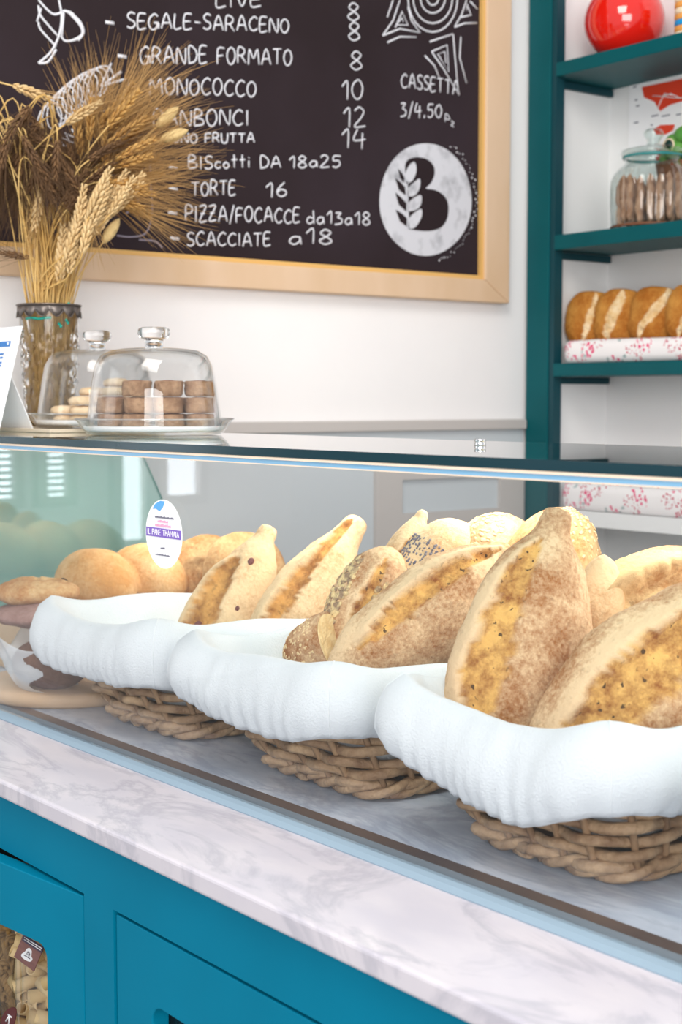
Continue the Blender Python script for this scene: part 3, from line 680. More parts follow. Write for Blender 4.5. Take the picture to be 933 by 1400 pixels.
# G: big loaf cut off by the right edge
G_ = loaf('broad seeded loaf lying slanted beside the tall pointed loaf, cut off at right', ony(890,948,1.13), 47, 8, 0, .33, .165, .055, M['b_front'], BAT,
     [(.34,-.02,.34,-1.0,.97,.007,.011)], 12, flr=.02)
E_ = loaf('brown floury loaf with a pointed tip lying across the basket with the heel', ony(580,846,1.17), 53, 6, 0, .275, .118, .045, M['b_front'],
     [(-1,0),(-.97,.35),(-.85,.62),(-.5,.9),(0,1),(.4,.92),(.7,.66),(.86,.42),(.95,.32),(.99,.18),(1,0)],
     [(.52,.06,.19,-.62,.93,.007,.011)], 13, flr=.06)
C_ = loaf('oval oat-seeded loaf standing behind the bread heel', ony(496,842,1.155), 24, 12, 0, .19, .096, .040, M['b_front'], ELL, [(.1,0,.22,-.7,.8,.004,.005)], 14)
scatter(C_, 'seeds', M['seed'], 420, lambda c,n: n.z > .05 and ((-.034 < c.y < -.002 and c.x < .045) or c.y > .030), (.0050,.0034,.0013), 3)
B_ = loaf('light floury loaf with a tall blunt tip, right of the raisin loaf', ony(424,812,1.25), 34, 10, 0, .262, .108, .045, M['b_light'],
     [(-1,0),(-.97,.35),(-.8,.8),(-.4,1),(.1,.93),(.45,.7),(.66,.46),(.8,.38),(.93,.33),(.985,.2),(1,0)],
     [(.52,.0,.20,-.8,.55,.006,.009),(.55,0,.2,.45,.92,.003,.006)], 15, flr=.10)
A_ = loaf('light floury loaf with raisins and a small round tip', ony(323,823,1.20), 24, 10, 0, .245, .118, .045, M['b_light'],
     [(-1,0),(-.97,.4),(-.8,.84),(-.4,1),(.1,.9),(.45,.68),(.68,.44),(.82,.24),(.93,.2),(.985,.14),(1,0)],
     [(.62,.05,.32,-.97,.5,.007,.009)], 16, flr=.12)
for (x,y,r) in ((-.052,.036,.0075),(.062,.004,.006),(-.01,-.004,.004)):
    ck = min(A_.data.vertices, key=lambda v: hypot(v.co.x-x,v.co.y-y)-(.5 if v.co.z > 0 else 0))
    b = MB(); b.ell(ck.co, (r,r*.8,r*.5), 10, 8); b.build('raisin', M['fig'], A_)
# heel of a sesame loaf
def heel():
    W,H,L = .085,.058,.075
    def cs(s): return sqrt(max(0,1-((1-(s+1)/2))**2.2)) if s < 1 else 0
    o = loaf('small heel of a sesame loaf with its pale cut face showing', ony(426,893,1.09), 66, -30, 0, L, W, .034, M['b_front'],
             custom=lambda s: (max(0,1-(max(0,.98-s)/1.98)**2.4))**.5 if s < .985 else (0 if s > .9999 else 1.0), seed=17, back=1.0)
    return o
D_ = heel()
scatter(D_, 'sesame_seeds', M['sesame'], 260, lambda c,n: n.z > .0 and c.x < .026, (.0022,.0014,.0007), 5)
b = MB(); b.poly([(.0385,.0405*cos(2*pi*k/40),.0325*sin(2*pi*k/40)) for k in range(40)], (.0012,0,0)); b.build('cut_face', M['crumb'], D_, smooth=False)
# back row
H_ = loaf('slim pointed roll tip rising behind the oat-seeded loaf', ony(536,793,1.225), 25, 5, 0, .20, .060, .030, M['b_light'], BAT, [(.1,0,.3,-.8,.6,.002,.003)], 18, flr=.15, cat='bread')
H2 = loaf('small round roll showing between two loaf tips', ony(592,822,1.33), 0, 5, 0, .21, .07, .032, M['b_light'], ELL, [], 19, flr=.1)
I_ = loaf('pale floury bun with a grey poppy seed patch', ony(588,808,1.245), 28, 8, 0, .20, .120, .045, M['b_light'], ELL, [], 20, flr=.12)
scatter(I_, 'poppy_seeds', M['poppy'], 300, lambda c,n: n.z > .1 and c.y > .012 and -.03 < c.x < .055, (.0020,.0016,.0010), 6)
J_ = loaf('small brown roll end peeking beside the poppy bun', ony(620,822,1.30), 20, 0, 0, .20, .055, .03, M['b_front'], ELL, [], 21, flr=.1)
K_ = loaf('tall round loaf covered in oat flakes behind the slanting loaf', ony(668,832,1.30), 12, 8, 0, .25, .155, .045, M['b_light'], ELL, [(-.35,.1,.2,-.7,.8,.003,.004)], 22, flr=0)
scatter(K_, 'oat_flakes', M['sesame'], 420, lambda c,n: n.z > .05 and (c.y > .005 or c.y < -.06), (.0038,.0024,.0008), 7)
L_ = loaf('golden sesame loaf directly behind the tall pointed loaf', ony(738,832,1.31), 18, 8, 0, .262, .14, .045, M['b_gold'], ELL, [(.25,0,.28,-.8,.8,.003,.004)], 23, flr=.1)
scatter(L_, 'sesame_seeds', M['sesame'], 300, lambda c,n: n.z > .05 and c.y < .01, (.003,.002,.0008), 8)
Mo = loaf('crusty pale loaf with flared cuts at the right edge', ony(872,862,1.26), 62, 10, 0, .245, .16, .054, M['b_gold'], ELL,
     [(.55,.0,.15,-.85,.8,.009,.022),(.05,.08,.15,-.9,.85,.009,.022),(-.45,.1,.14,-.85,.85,.009,.018)], 24, flr=.12)
N2 = loaf('narrow brown loaf half hidden behind the tall pointed loaf', ony(808,892,1.19), 8, 5, 0, .215, .065, .03, M['b_light'], ELL, [], 25, flr=.1)
Q1 = loaf('golden crusty loaf at the back, right of the raisin loaf row of buns', ony(283,790,1.36), 80, 0, 0, .13, .15, .04, M['b_gold'], ELL, [(.3,0,.2,-.7,.7,.003,.004)], 26)
Q1['label'] = 'golden crusty loaf at the back, just right of the round sticker'
Q2 = loaf('light brown loaf at the back, behind the raisin loaf', ony(335,788,1.36), 80, 0, 0, .14, .15, .04, M['b_gold'], ELL, [(.2,.05,.12,-.7,.7,.003,.004)], 27, flr=.1)
# pull-apart loaf of four lobes on a low riser, beyond the first basket
rb = MB(); rb.box((-2.29,1.05,.003),(-2.05,1.58,.095)); tag(rb.build('wooden_riser', M['board'], bevel=.004), 'low wooden riser behind the leftmost basket', 'riser')
def lobes(s):
    r = 0
    for c in (-.72,-.24,.24,.72):
        q = .29**2-(s-c)**2
        if q > 0: r = max(r, sqrt(q)/.29)
    return max(r, 0 if abs(s) > 1.1 else 0)*(.9+.1*cos(s))
Mx = Matrix((Vector((0,1,0)),Vector((-1,0,0)),Vector((0,0,1)))).transposed()
bun = loaf('row of four soft joined buns behind the leftmost basket', (-2.175,1.325,.133), 0,0,0, .40, .20, .068, M['b_bun'], custom=lambda s: max(lobes(s), .5*max(0,1-s*s)**.5), seed=30, M3=Mx, Ns=140, Np=56, rough=.5, back=.5)

# wrapped dark loaf pile on the round board at the left
ctr = Vector((-2.0,1.046,.003))
b = MB(); b.lathe([(0,0),(.127,0),(.134,.004),(.136,.012),(.134,.019),(.128,.022),(0,.022)], 64); tag(b.build('bread_board', M['board'], loc=ctr), 'round wooden board under the wrapped dark loaf', 'board')
def flatM(rz): 
    return Matrix.Rotation(rz,3,'Z')
dk = loaf('dark brown loaf wrapped in clear film on the wooden board', (-1.948,.984,.062), 0,0,0, .120, .102, .036, M['b_dark'], ELL, [], 31, M3=flatM(.3), back=1.0)
b = MB(); n = 150; vs = []
for j in range(41):
    t = j/40; z = -.037+.070*t; rr = .059*(1-(1-t)**4*.35)+.012*sst(.55,1,t)
    for i in range(n):
        a = 2*pi*i/n; g = 1+.05*noise.noise((cos(a)*3,sin(a)*3,t*3))+.07*t*sin(7*a+2*t)
        zz = z+(.014*sin(3*a+1)+.009*sin(5*a))*t**2
        vs.append((rr*1.24*g*cos(a), rr*g*sin(a), zz))
fs = [(j*n+i, j*n+(i+1)%n, (j+1)*n+(i+1)%n, (j+1)*n+i) for j in range(40) for i in range(n) if vs[j*n+i][0] < .020-.014*sin(j*.27)]
b.add(vs,fs); wr = b.build('film_wrap', M['filmw'], dk)
loaf('flat purplish grape loaf laid over the wrapped dark loaf', (-2.035,1.035,.118), 0,0,0, .19, .16, .022, M['b_pink'], ELL, [(.1,0,.15,-.6,.6,.002,.002)], 32, M3=flatM(.5), back=.9)
loaf('small golden roll on top of the purplish grape loaf', (-2.06,1.02,.150), 0,0,0, .13, .10, .022, M['b_gold'], ELL, [(.1,0,.2,-.7,.7,.003,.003)], 33, M3=flatM(.9), back=.9)

# ------------------------------------------------------------------ shelf unit
SB = BY
su = thing('shelf_unit', 'tall teal shelf unit with white panels in the corner', 'shelf unit', (-2.45,SY,-.90))
def spart(mb, name, m, **k):
    mb.v = [(x+2.45,y-SY,z+.90) for x,y,z in mb.v]; return mb.build(name, m, su, **k)
S1t,S1b = CAMZ+.7688,CAMZ+.7381; S2t,S2b = CAMZ+.3806,CAMZ+.347; S3t,S3b = CAMZ+.0872,CAMZ+.0576
b = MB(); b.box((-2.49,SY,-.90),(-2.420,SY+.028,1.95)); spart(b,'post',M['teal2'],bevel=.002)
b = MB(); b.box((-2.420,SY+.004,-.90),(-2.404,SY+.030,1.95)); spart(b,'post_inner_side',M['teal2d'],smooth=False)  # inner side of the post, in a darker teal than its face
b = MB(); b.box((-2.455,SY+.0305,-.90),(-2.436,SB,1.95)); spart(b,'side_panel',M['white_panel'],smooth=False)
b = MB(); b.box((-2.436,SB,-.90),(-1.3,SB+.012,1.95)); spart(b,'back_panel',M['white_panel'],smooth=False)
for (t_,b_) in ((S1t,S1b),(S2t,S2b),(S3t,S3b)):
    q = MB(); q.box((-2.4035,SY+.001,b_),(-1.3,SY+.031,t_)); q.box((-2.4355,SY+.031,b_+.002),(-1.3,SB-.0005,t_)); spart(q,'shelf',M['teal2'],bevel=.0012)
    q = MB(); q.box((-2.4355,SY+.034,b_-.016),(-2.4235,SB-.002,b_)); spart(q,'cleat',M['teal2d'],smooth=False)
LS = .1935
q = MB(); q.box((-2.4035,SY+.001,LS-.034),(-1.3,SY+.020,LS)); q.box((-2.4355,SY+.032,LS-.034),(-1.3,SB-.0005,LS)); q.box((-2.4035,SY+.018,LS-.034),(-1.3,SY+.034,LS)); spart(q,'white_shelf',M['white_panel'],smooth=False)
q = MB(); q.box((-1.318,SY+.005,-.90),(-1.30,SB,1.95)); spart(q,'end_panel',M['white_panel'],smooth=False)
# red vase
c = ony(854,40,2.60)
b = MB(); R = .0905; prof = [(0,0),(.035,0)]
for k in range(40):
    a = -pi/2+.42+(pi-.42-.30)*k/39; prof.append((R*cos(a), R*.93+R*sin(a)*1.0))
z_ = prof[-1][1]; r_ = prof[-1][0]; prof += [(r_*.95,z_+.006),(r_*1.02,z_+.018),(r_*.9,z_+.019),(r_*.8,z_+.006),(r_*.8,z_-.02)]
tag(b.lathe(prof,72).build('round_vase', M['red'], loc=(c.x,2.60,S1t)), 'glossy red round vase on the upper teal shelf', 'vase')
# striped pot, only its edge in view
c = ony(936,30,2.60)
b = MB(); z0 = 0; cols = [0,2,0,1,0,2,0,2,0]; hh = .0125
prof_r = .030
for k,ci in enumerate(cols):
    b.lathe([(0 if k == 0 else prof_r*.93,z0),(prof_r*.97,z0),(prof_r,z0+hh*.3),(prof_r,z0+hh*.8),(prof_r*.97,z0+hh),(0 if k == len(cols)-1 else prof_r*.93,z0+hh)],32,mi=ci); z0 += hh
tag(b.build('striped_pot', [M['orange'],M['cyan'],M['cream']], loc=(c.x+.012,2.60,S1t)), 'orange and blue striped pot beside the red vase', 'pot')
# poster
PYp = SB-.004
po = thing('poster', 'white printed poster with red shapes pinned behind the glass jar', 'poster', (-2.2,PYp,.9))
def pp(px,py,dy=0): v = ony(px,py,PYp-dy); return (v.x+2.2, v.y-PYp, v.z-.9)
a = ony(861,112,PYp); b2 = ony(861,212,PYp)
b = MB(); b.box((a.x+2.2,-.0,b2.z-.9),(a.x+2.2+.30,.0012,a.z-.9)); b.build('sheet', M['paper'], po, smooth=False)
b = MB(); b.poly([pp(*q,.001) for q in ((878,119),(990,96),(990,128),(931,139),(915,144),(903,152),(895,139),(881,133))], (0,.0006,0))
b.poly([pp(*q,.001) for q in ((894,177),(903,171),(923,170),(921,178),(910,184),(898,184))], (0,.0006,0)); b.build('red_shape', M['pred'], po, smooth=False)
b = MB()
for ln in (((893,131),(908,132),(926,134),(960,132)),((899,150),(903,140),(909,128),(920,130)),((908,131),(918,128),(930,134))):
    b.tube([pp(*q,.0016) for q in ln], .0012, 5)
b.build('white_lines', M['paper'], po)
b = MB()
for (x,y,w_) in ((866,120,6),(868,138,5),(870,146,6),(867,169,8),(891,160,12),(905,160,14),(925,158,8),(890,172,4)):
    q = pp(x,y,.001); b.box((q[0],q[1],q[2]),(q[0]+w_*.0017,q[1]+.0006,q[2]+.003))
b.build('printed_marks', M['ink'], po, smooth=False)
# green ornament
c = ony(926,206,2.665); c.z = S2t
orn = thing('green_ornament', 'green leafy ornament with a red flower in a brown bowl behind the jar', 'ornament', (c.x+.012,2.665,S2t))
b = MB(); b.lathe([(0,0),(.03,0),(.036,.05),(.05,.11),(.056,.150),(.052,.152),(.044,.12),(0,.118)],32); b.build('bowl',M['brown'],orn)
b = MB()
for (x,y,z,r) in ((-.035,0,.165,.026),(-.01,-.012,.178,.03),(.02,0,.17,.03),(-.02,0,.202,.024),(.012,-.004,.212,.028)): b.ell((x,y,z),(r,r*.6,r*.7),12,8)
b.build('leaves',M['green'],orn)
b = MB(); b.ell((-.014,-.026,.188),(.013,.006,.013),14,8); b.build('eye',M['dgreen'],orn)
b = MB(); b.tube([(-.014+.015*cos(2*pi*k/20),-.027,.188+.015*sin(2*pi*k/20)) for k in range(20)],.002,6,closed=True); b.build('eye_ring',M['cream'],orn)
b = MB(); b.ell((-.058,-.004,.168),(.010,.006,.010),12,8); b.build('flower',M['pred'],orn)
# glass jar with sticks
c = ony(889,307,2.592); jx,jy = c.x,2.600
jar = thing('glass_jar', 'ribbed clear glass jar with a knobbed lid on the middle teal shelf', 'jar', (jx,jy,S2t))
rib = lambda a,h,r: 1+.016*cos(32*a)*sst(.01,.03,h)*(1-sst(.10,.145,h))
JR = .092
pj = [(0,.002),(JR*.85,.001),(JR*.97,.005),(JR,.014),(JR,.05),(JR,.09),(JR*.985,.108),(JR*.92,.124),(JR*.80,.136),(JR*.70,.143),(JR*.665,.150),(JR*.68,.158),(JR*.70,.161)]
b = MB(); b.lathe(pj,192,rmod=rib); b.build('jar_body',M['jarg'],jar)
b = MB(); b.lathe([(0,.170),(.05,.172),(JR*.66,.168),(JR*.76,.163),(JR*.78,.167),(JR*.76,.174),(JR*.5,.180),(.02,.184),(.013,.190),(.015,.198),(.021,.206),(.022,.214),(.016,.221),(0,.224)],48); lid = b.build('lid',M['jarg'],jar)
b = MB(); b.tube([(JR*.71*cos(2*pi*k/48),JR*.71*sin(2*pi*k/48),.160) for k in range(48)],.0032,8,closed=True); b.build('rim',M['gedge2'],jar)
b = MB(); b.tube([(JR*.98*cos(2*pi*k/64),JR*.98*sin(2*pi*k/64),.006) for k in range(64)],.003,8,closed=True); b.build('foot_ring',M['brown'],jar)
b = MB(); pts = [(0,0,-.052+.104*k/12) for k in range(13)]
b.tube([(.0015*sin(k),.0015*cos(2*k),p[2]) for k,p in enumerate(pts)], lambda t: .0085*(1-.75*abs(2*t-1)**6)+.0008*sin(t*23), 10)
stick0 = None
rnd = random.Random(3); k = 0
for rad_,cnt in ((.072,20),(.050,13),(.028,7)):
    for i in range(cnt):
        a = 2*pi*i/cnt+rnd.uniform(-.05,.05)+rad_*30
        P_ = Vector((jx+rad_*cos(a), jy+rad_*sin(a), S2t+.058+rnd.uniform(0,.010)))
        Mm = Matrix.Translation(P_) @ Matrix.Rotation(rnd.uniform(-.06,.06),4,'X') @ Matrix.Rotation(rnd.uniform(0,6),4,'Z')
        if stick0 is None:
            stick0 = b.build('biscuit_stick',M['stick']); stick0.matrix_world = Mm
            tag(stick0,'brown biscuit stick standing among others in the ribbed glass jar','biscuit','biscuit sticks in the glass jar')
        else: dup(stick0,None,M=Mm)
# floral cloth trays
def tray(x0,x1,z,h,label,y0=SY+.012,y1=SB-.01):
    n = 120; vs = []; P = [(.008,.0),(.004,.002),(0,.3),(.0,.65),(.004,.92),(.012,1.0),(.02,.94),(.024,.7)]
    for i,(x,y,nx,ny) in enumerate(rrect(x0,x1,y0,y1,.03,n)):
        for off,t in P:
            wv = .004*noise.noise((x*20,y*20,t*2+z))
            vs.append((x-nx*(off+.002)-nx*wv*t, y-ny*(off+.002)-ny*abs(wv)*t, .001+h*t*(1+.05*noise.noise((x*9,y*9,z)))))
    m = len(P); fs = [(i*m+k,((i+1)%n)*m+k,((i+1)%n)*m+k+1,i*m+k+1) for i in range(n) for k in range(m-1)]
    fs.append(tuple(i*m+m-1 for i in range(n))); fs.append(tuple(i*m for i in range(n-1,-1,-1)))
    b = MB(); b.add(vs,fs); o = b.build('cloth_tray',M['floral'],loc=(0,0,z)); return tag(o,label,'tray cloth')
tray(-2.398,-1.75,S3t+.0005,.050,'floral pink and white cloth tray under the shelf loaves')
tray(-2.400,-1.75,LS+.0005,.060,'floral pink and white cloth tray on the low white shelf seen through the case')
# shelf loaves: stand on their edge like wheels
for i,(px,py,wpx,lab) in enumerate(((808,420,62,'round golden loaf at the left end of the shelf loaves'),(848,420,80,'second round golden loaf from the teal post'),(896,420,88,'round golden loaf with a long pale slash, third from the teal post'),(948,422,88,'round golden loaf cut off by the right edge of the shelf row'))):
    Yb = 2.595; c = ony(px,py,Yb); c.z = S3t+.045+.058
    loaf(lab, c, 8, 4, -28, .132, .118, .036, M['b_shelf'], [(-1,0),(-.97,.4),(-.85,.7),(-.5,.95),(0,1),(.5,.95),(.85,.72),(.97,.4),(1,0)], [((-.15,.1,-.05,-.1)[i],(-.2,-.3,-.75,-.6)[i],(.14,.24,.22,.2)[i],-.92,.92,.001,.0)] , 40+i, back=.9, lump=1.8, Np=110)

# ------------------------------------------------------------------ chalkboard
BX = WX+.014; Z0 = CAMZ+.2256; Zi = CAMZ+.2856; YR = 2.4256; YRi = onx(655,150,BX).y; Y0 = .90; Z1 = 1.86
cb = thing('menu_chalkboard', 'large framed chalkboard menu on the white wall', 'chalkboard', (WX,1.6,Z0))
def bp(mb, name, m, **k):
    mb.v = [(x-WX,y-1.6,z-Z0) for x,y,z in mb.v]; return mb.build(name,m,cb,**k)
fwid = Zi-Z0
b = MB(); b.box((WX+.001,Y0+.02,Zi-.02),(BX,YRi+.02,Z1-.02)); bp(b,'board',M['slate'],smooth=False)
def fr(name, quad, inner):
    # quad: outer corners a,b then inner corners c,d (y,z)
    a,b_,c,d_ = quad; mb = MB(); xf = WX+.030; xl = WX+.022
    mb.poly([(WX+.001,*q) for q in (a,b_,c,d_)], (xf-WX-.001,0,0)); bp(mb,name,M['maple'],bevel=.003)
yo0,yo1,zo0,zo1 = Y0,YR,Z0,Z1; yi0,yi1,zi0,zi1 = Y0+fwid,YRi,Zi,Z1-fwid
lp = .009
yi1b = yi1+lp; zi0b = zi0-lp
fr('frame_rail',[(yo0,zo0),(yo1,zo0),(yi1b,zi0b),(yi0-lp,zi0b)],0); fr('frame_rail',[(yo1,zo0),(yo1,zo1),(yi1b,zi1+lp),(yi1b,zi0b)],0)
fr('frame_rail',[(yo1,zo1),(yo0,zo1),(yi0-lp,zi1+lp),(yi1b,zi1+lp)],0); fr('frame_rail',[(yo0,zo1),(yo0,zo0),(yi0-lp,zi0b),(yi0-lp,zi1+lp)],0)
b = MB(); xl = WX+.024
b.box((WX+.001,yi0-lp,zi0b),(xl,yi1b,zi0)); b.box((WX+.001,yi1,zi0),(xl,yi1b,zi1)); b.box((WX+.001,yi0-lp,zi1),(xl,yi1b,zi1+lp)); b.box((WX+.001,yi0-lp,zi0),(xl,yi0,zi1))
bp(b,'inner_lip',M['maple_in'],smooth=False)
CX = BX+.0004
def cl(px,py,dx=0): return onx(px,py,CX+dx)
def line(text, x0, y0, x1, y1, hpx, name='chalk_writing', m=None, rad=.0019):
    a = cl(x0,y0); e = cl(x1,y1); t = cl((x0+x1)/2,(y0+y1)/2-hpx); mid = cl((x0+x1)/2,(y0+y1)/2)
    tot = sum((.45 if c_ == ' ' else G[c_][0])+.22 for c_ in text)-.22; x = 0; ex = (e-a)/tot
    for wd in text.split(' '):
        ww = sum(G[c_][0]+.22 for c_ in wd)-.22
        b = MB(); write(b, wd, a+ex*x, ex*ww, Vector((0,0,(t-mid).z)), rad, (1,0,0), jit=.06); bp(b,name,m or M['chalk'])
        x += ww+.22+.45+.22
line('LIVE',296,9,357,9,20)
for (x,y) in ((490,27),(491,56),(494,95)): line('8',x-14,y,x+1,y,25,'chalk_price')
line('10',468,136,496,137,26,'chalk_price'); line('12',470,173,500,174,26,'chalk_price'); line('14',468,203,500,203,26,'chalk_price')
line('SEGALE-SARACENO',174,38,395,44,20); line('GRANDE FORMATO',192,86,399,88,22); line('MONOCOCCO',205,130,350,131,22); line('PANBONCI',210,171,340,171,22); line('UNO FRUTTA',236,195,348,195,13)
line('BIScotti DA',258,231,384,229,17); line('18a25',396,229,466,230,16,'chalk_price'); line('TORTE',262,267,322,267,19); line('16',364,269,392,270,19,'chalk_price')
line('PIZZA/FOCACCE',254,302,410,305,20); line('da13a18',420,306,506,307,17,'chalk_price'); line('SCACCIATE',256,336,370,336,18); line('a18',396,334,454,333,20,'chalk_price')
b = MB()
for (x,y) in ((150,31),(167,77),(181,117),(188,162),(237,229),(237,258),(236,291),(239,326)): b.tube([cl(x-6,y-1),cl(x+6,y+1)],.0034,6,nrm=(1,0,0),flat=.3)
bp(b,'chalk_dashes',M['chalk'])
line('CASSETTA',549,119,628,130,19); line('3/4,50',548,160,604,160,18,'chalk_price'); line('Pz',609,166,621,174,11,'chalk_price',rad=.0014)
# sun drawing
def ch(mb, pts, rad=.0020, sm=True, dx=0):
    q = smooth_line(pts,5) if sm else pts
    mb.tube([cl(x,y,dx) for x,y in q], rad, 5, nrm=(1,0,0), flat=.35)
b = MB()
for rx,ry in ((8,10),(17,21),(27,35),(34,47)): ch(b,[(592+rx*cos(pi*k/12),-3+ry*sin(pi*k/12)) for k in range(0,25)],.0021,False)
Z3 = lambda pts: [(500+x/3.182, y/3.182) for x,y in pts]
for pl in (Z3([(120,0),(95,75)]),Z3([(150,0),(120,90),(75,155)]),Z3([(75,155),(150,125),(238,142)]),Z3([(238,142),(200,90),(185,30)]),Z3([(95,185),(150,160),(222,162)]),Z3([(130,120),(160,50),(185,110),(135,108),(160,78),(165,95)]),
           Z3([(280,182),(330,165),(382,148)]),Z3([(382,148),(390,250),(405,410)]),Z3([(405,410),(340,300),(288,225)]),Z3([(258,242),(300,285),(322,340)]),Z3([(415,160),(410,250),(440,362)]),Z3([(288,225),(355,195),(362,315),(315,235),(345,225),(350,275)]),
           Z3([(440,0),(420,60),(388,118)]),Z3([(388,118),(430,102),(485,100)]),Z3([(415,75),(460,65),(440,15),(440,45)]),Z3([(455,5),(488,40)])):
    ch(b,pl,.0021,False)
bp(b,'chalk_sun',M['chalk'])
# round emblem with a B and an ear of wheat
b = MB(); b.poly([cl(582+63*cos(2*pi*k/60)*(1+.012*sin(3*2*pi*k/60)),273+77*sin(2*pi*k/60)) for k in range(60)], (.0008,0,0)); bp(b,'chalk_disc',M['chalk2'],smooth=False)
Bp = Z3(smooth_line([(172,720),(185,695),(222,684),(265,692),(295,720),(300,758),(285,795),(262,820),(300,826),(340,850),(360,892),(355,950),(330,988),(290,1003),(240,1004),(182,996)],4))
b = MB(); b.poly([cl(x,y,.0009) for x,y in Bp], (.0006,0,0)); bp(b,'black_letter',M['slate_k'],smooth=False)
b = MB()
for lf in ([(178,800),(172,760),(190,720),(212,704),(222,740),(205,785)],[(182,855),(185,820),(215,790),(236,778),(236,815),(215,850)],[(184,920),(190,880),(220,855),(242,850),(242,885),(222,912)],[(186,995),(190,950),(220,920),(243,910),(243,945),(215,990)]):
    b.poly([cl(x,y,.0016) for x,y in Z3(smooth_line(lf+[lf[0]],3)[:-1])], (.0005,0,0))
b.poly([cl(x,y,.0016) for x,y in Z3([(172,790),(184,790),(190,996),(180,996)])],(.0005,0,0))
bp(b,'white_leaves',M['chalk2'],smooth=False)
b = MB()
for lf in ([(165,795),(150,770),(142,735),(160,755),(170,775)],[(175,850),(145,825),(130,775),(155,795),(172,815)],[(178,920),(145,890),(130,838),(158,862),(178,885)],[(180,985),(150,962),(132,912),(160,930),(180,950)]):
    b.poly([cl(x,y,.0017) for x,y in Z3(lf)], (.0005,0,0))
bp(b,'black_leaves',M['slate_k'],smooth=False)
b = MB()
for k in range(46):
    a = -1.05+2.35*k/45; r = 1+.07*random.random(); p = cl(582+68*r*cos(a),273+82*r*sin(a)); q = random.uniform(.0008,.0024)
    b.ell(p,(.0006,q,q),6,5)
bp(b,'chalk_dots',M['chalk'])
# sketches on the left
b = MB(); k_ = 350/933
Z1f = lambda pts: [(x*k_,y*k_) for x,y in pts]
for pl in ([(215,0),(225,60),(215,130),(185,190),(140,230)],[(140,0),(190,50),(225,45)],[(140,20),(150,60),(210,130)],[(140,80),(150,110),(205,170)],[(150,30),(135,80)],[(228,40),(265,50),(300,110),(285,140),(240,150),(222,130)],[(235,38),(285,70),(305,115),(285,148)],[(232,45),(225,140)],[(245,40),(290,90),(300,125),(260,150)],[(140,230),(175,225),(205,180)]):
    ch(b,Z1f(pl),.0024)
bp(b,'chalk_sketch',M['chalk'])
b = MB()
pl = []
for k in range(0,150):
    t = k/149; cx_ = 62+78*t; cy_ = 172-62*t-10*sin(pi*t); a = t*2*pi*11
    pl.append((cx_+15*cos(a)-4*sin(a), cy_+26*sin(a)*(1-.2*t)))
ch(b,pl,.0017,False)
for e in ((152,86),(166,98),(172,108)): ch(b,[(138,118),e],.0026,False)
for k in range(9):
    x = 66+9*k; ch(b,[(x,196-4*k),(x+22,206-5*k),(x+14,186-5*k)],.0014)
bp(b,'chalk_wheat_sketch',M['chalk'])
b = MB()
for pl in ([(205,200),(206,250),(208,290),(200,318),(180,324),(160,322)],[(186,262),(188,280),(172,292)],[(190,328),(212,330),(222,339)]): ch(b,pl,.0018)
bp(b,'chalk_smudge',M['chalk3'])

# ------------------------------------------------------------------ paper sign at the left
ps = thing('paper_sign','white leaning paper sign with a blue header at the left edge','sign',(-2.115,.985,GT))
lean = radians(14.5); uz = Vector((0,sin(lean),cos(lean)))
def sg(x,h,dy=0): v = Vector((x,0,0))+uz*h+Vector((0,-cos(lean),sin(lean)))*dy; return v
b = MB(); b.add([sg(0,0),sg(-.21,0),sg(-.21,.170),sg(0,.170),sg(0,0,-.0015),sg(-.21,0,-.0015),sg(-.21,.170,-.0015),sg(0,.170,-.0015)],[(0,1,2,3),(7,6,5,4),(0,4,5,1),(1,5,6,2),(2,6,7,3),(3,7,4,0)]); b.build('sheet',M['paper'],ps,smooth=False)
b = MB()
b.poly([sg(x,h,.0004) for x,h in ((-.026,.138),(-.20,.138),(-.20,.147),(-.026,.147))], (0,-.0003,0)); b.build('blue_header',M['blue'],ps,smooth=False)
b = MB(); b.ell(sg(-.034,.1425,.0008),(.0028,.0006,.0028),10,6); b.build('header_dot',M['paper'],ps)
b = MB()
for h in (.125,.119,.111,.106,.097):
    b.poly([sg(x,h+dh,.0004) for x,dh in ((-.042,0),(-.17,0),(-.17,.003),(-.042,.003))],(0,-.0003,0))
b.build('blue_lines',M['blue'],ps,smooth=False)
b = MB(); v0 = sg(-.02,.10,-.002); b.add([sg(-.03,.11,-.0018),sg(-.17,.11,-.0018),(-.17,.075,0),(-.03,.075,0),sg(-.03,.11,-.003),sg(-.17,.11,-.003),(-.17,.0765,0),(-.03,.0765,0)],[(0,1,2,3),(7,6,5,4),(0,4,5,1),(1,5,6,2),(2,6,7,3),(3,7,4,0)]); b.build('stand_leg',M['paper'],ps,smooth=False)

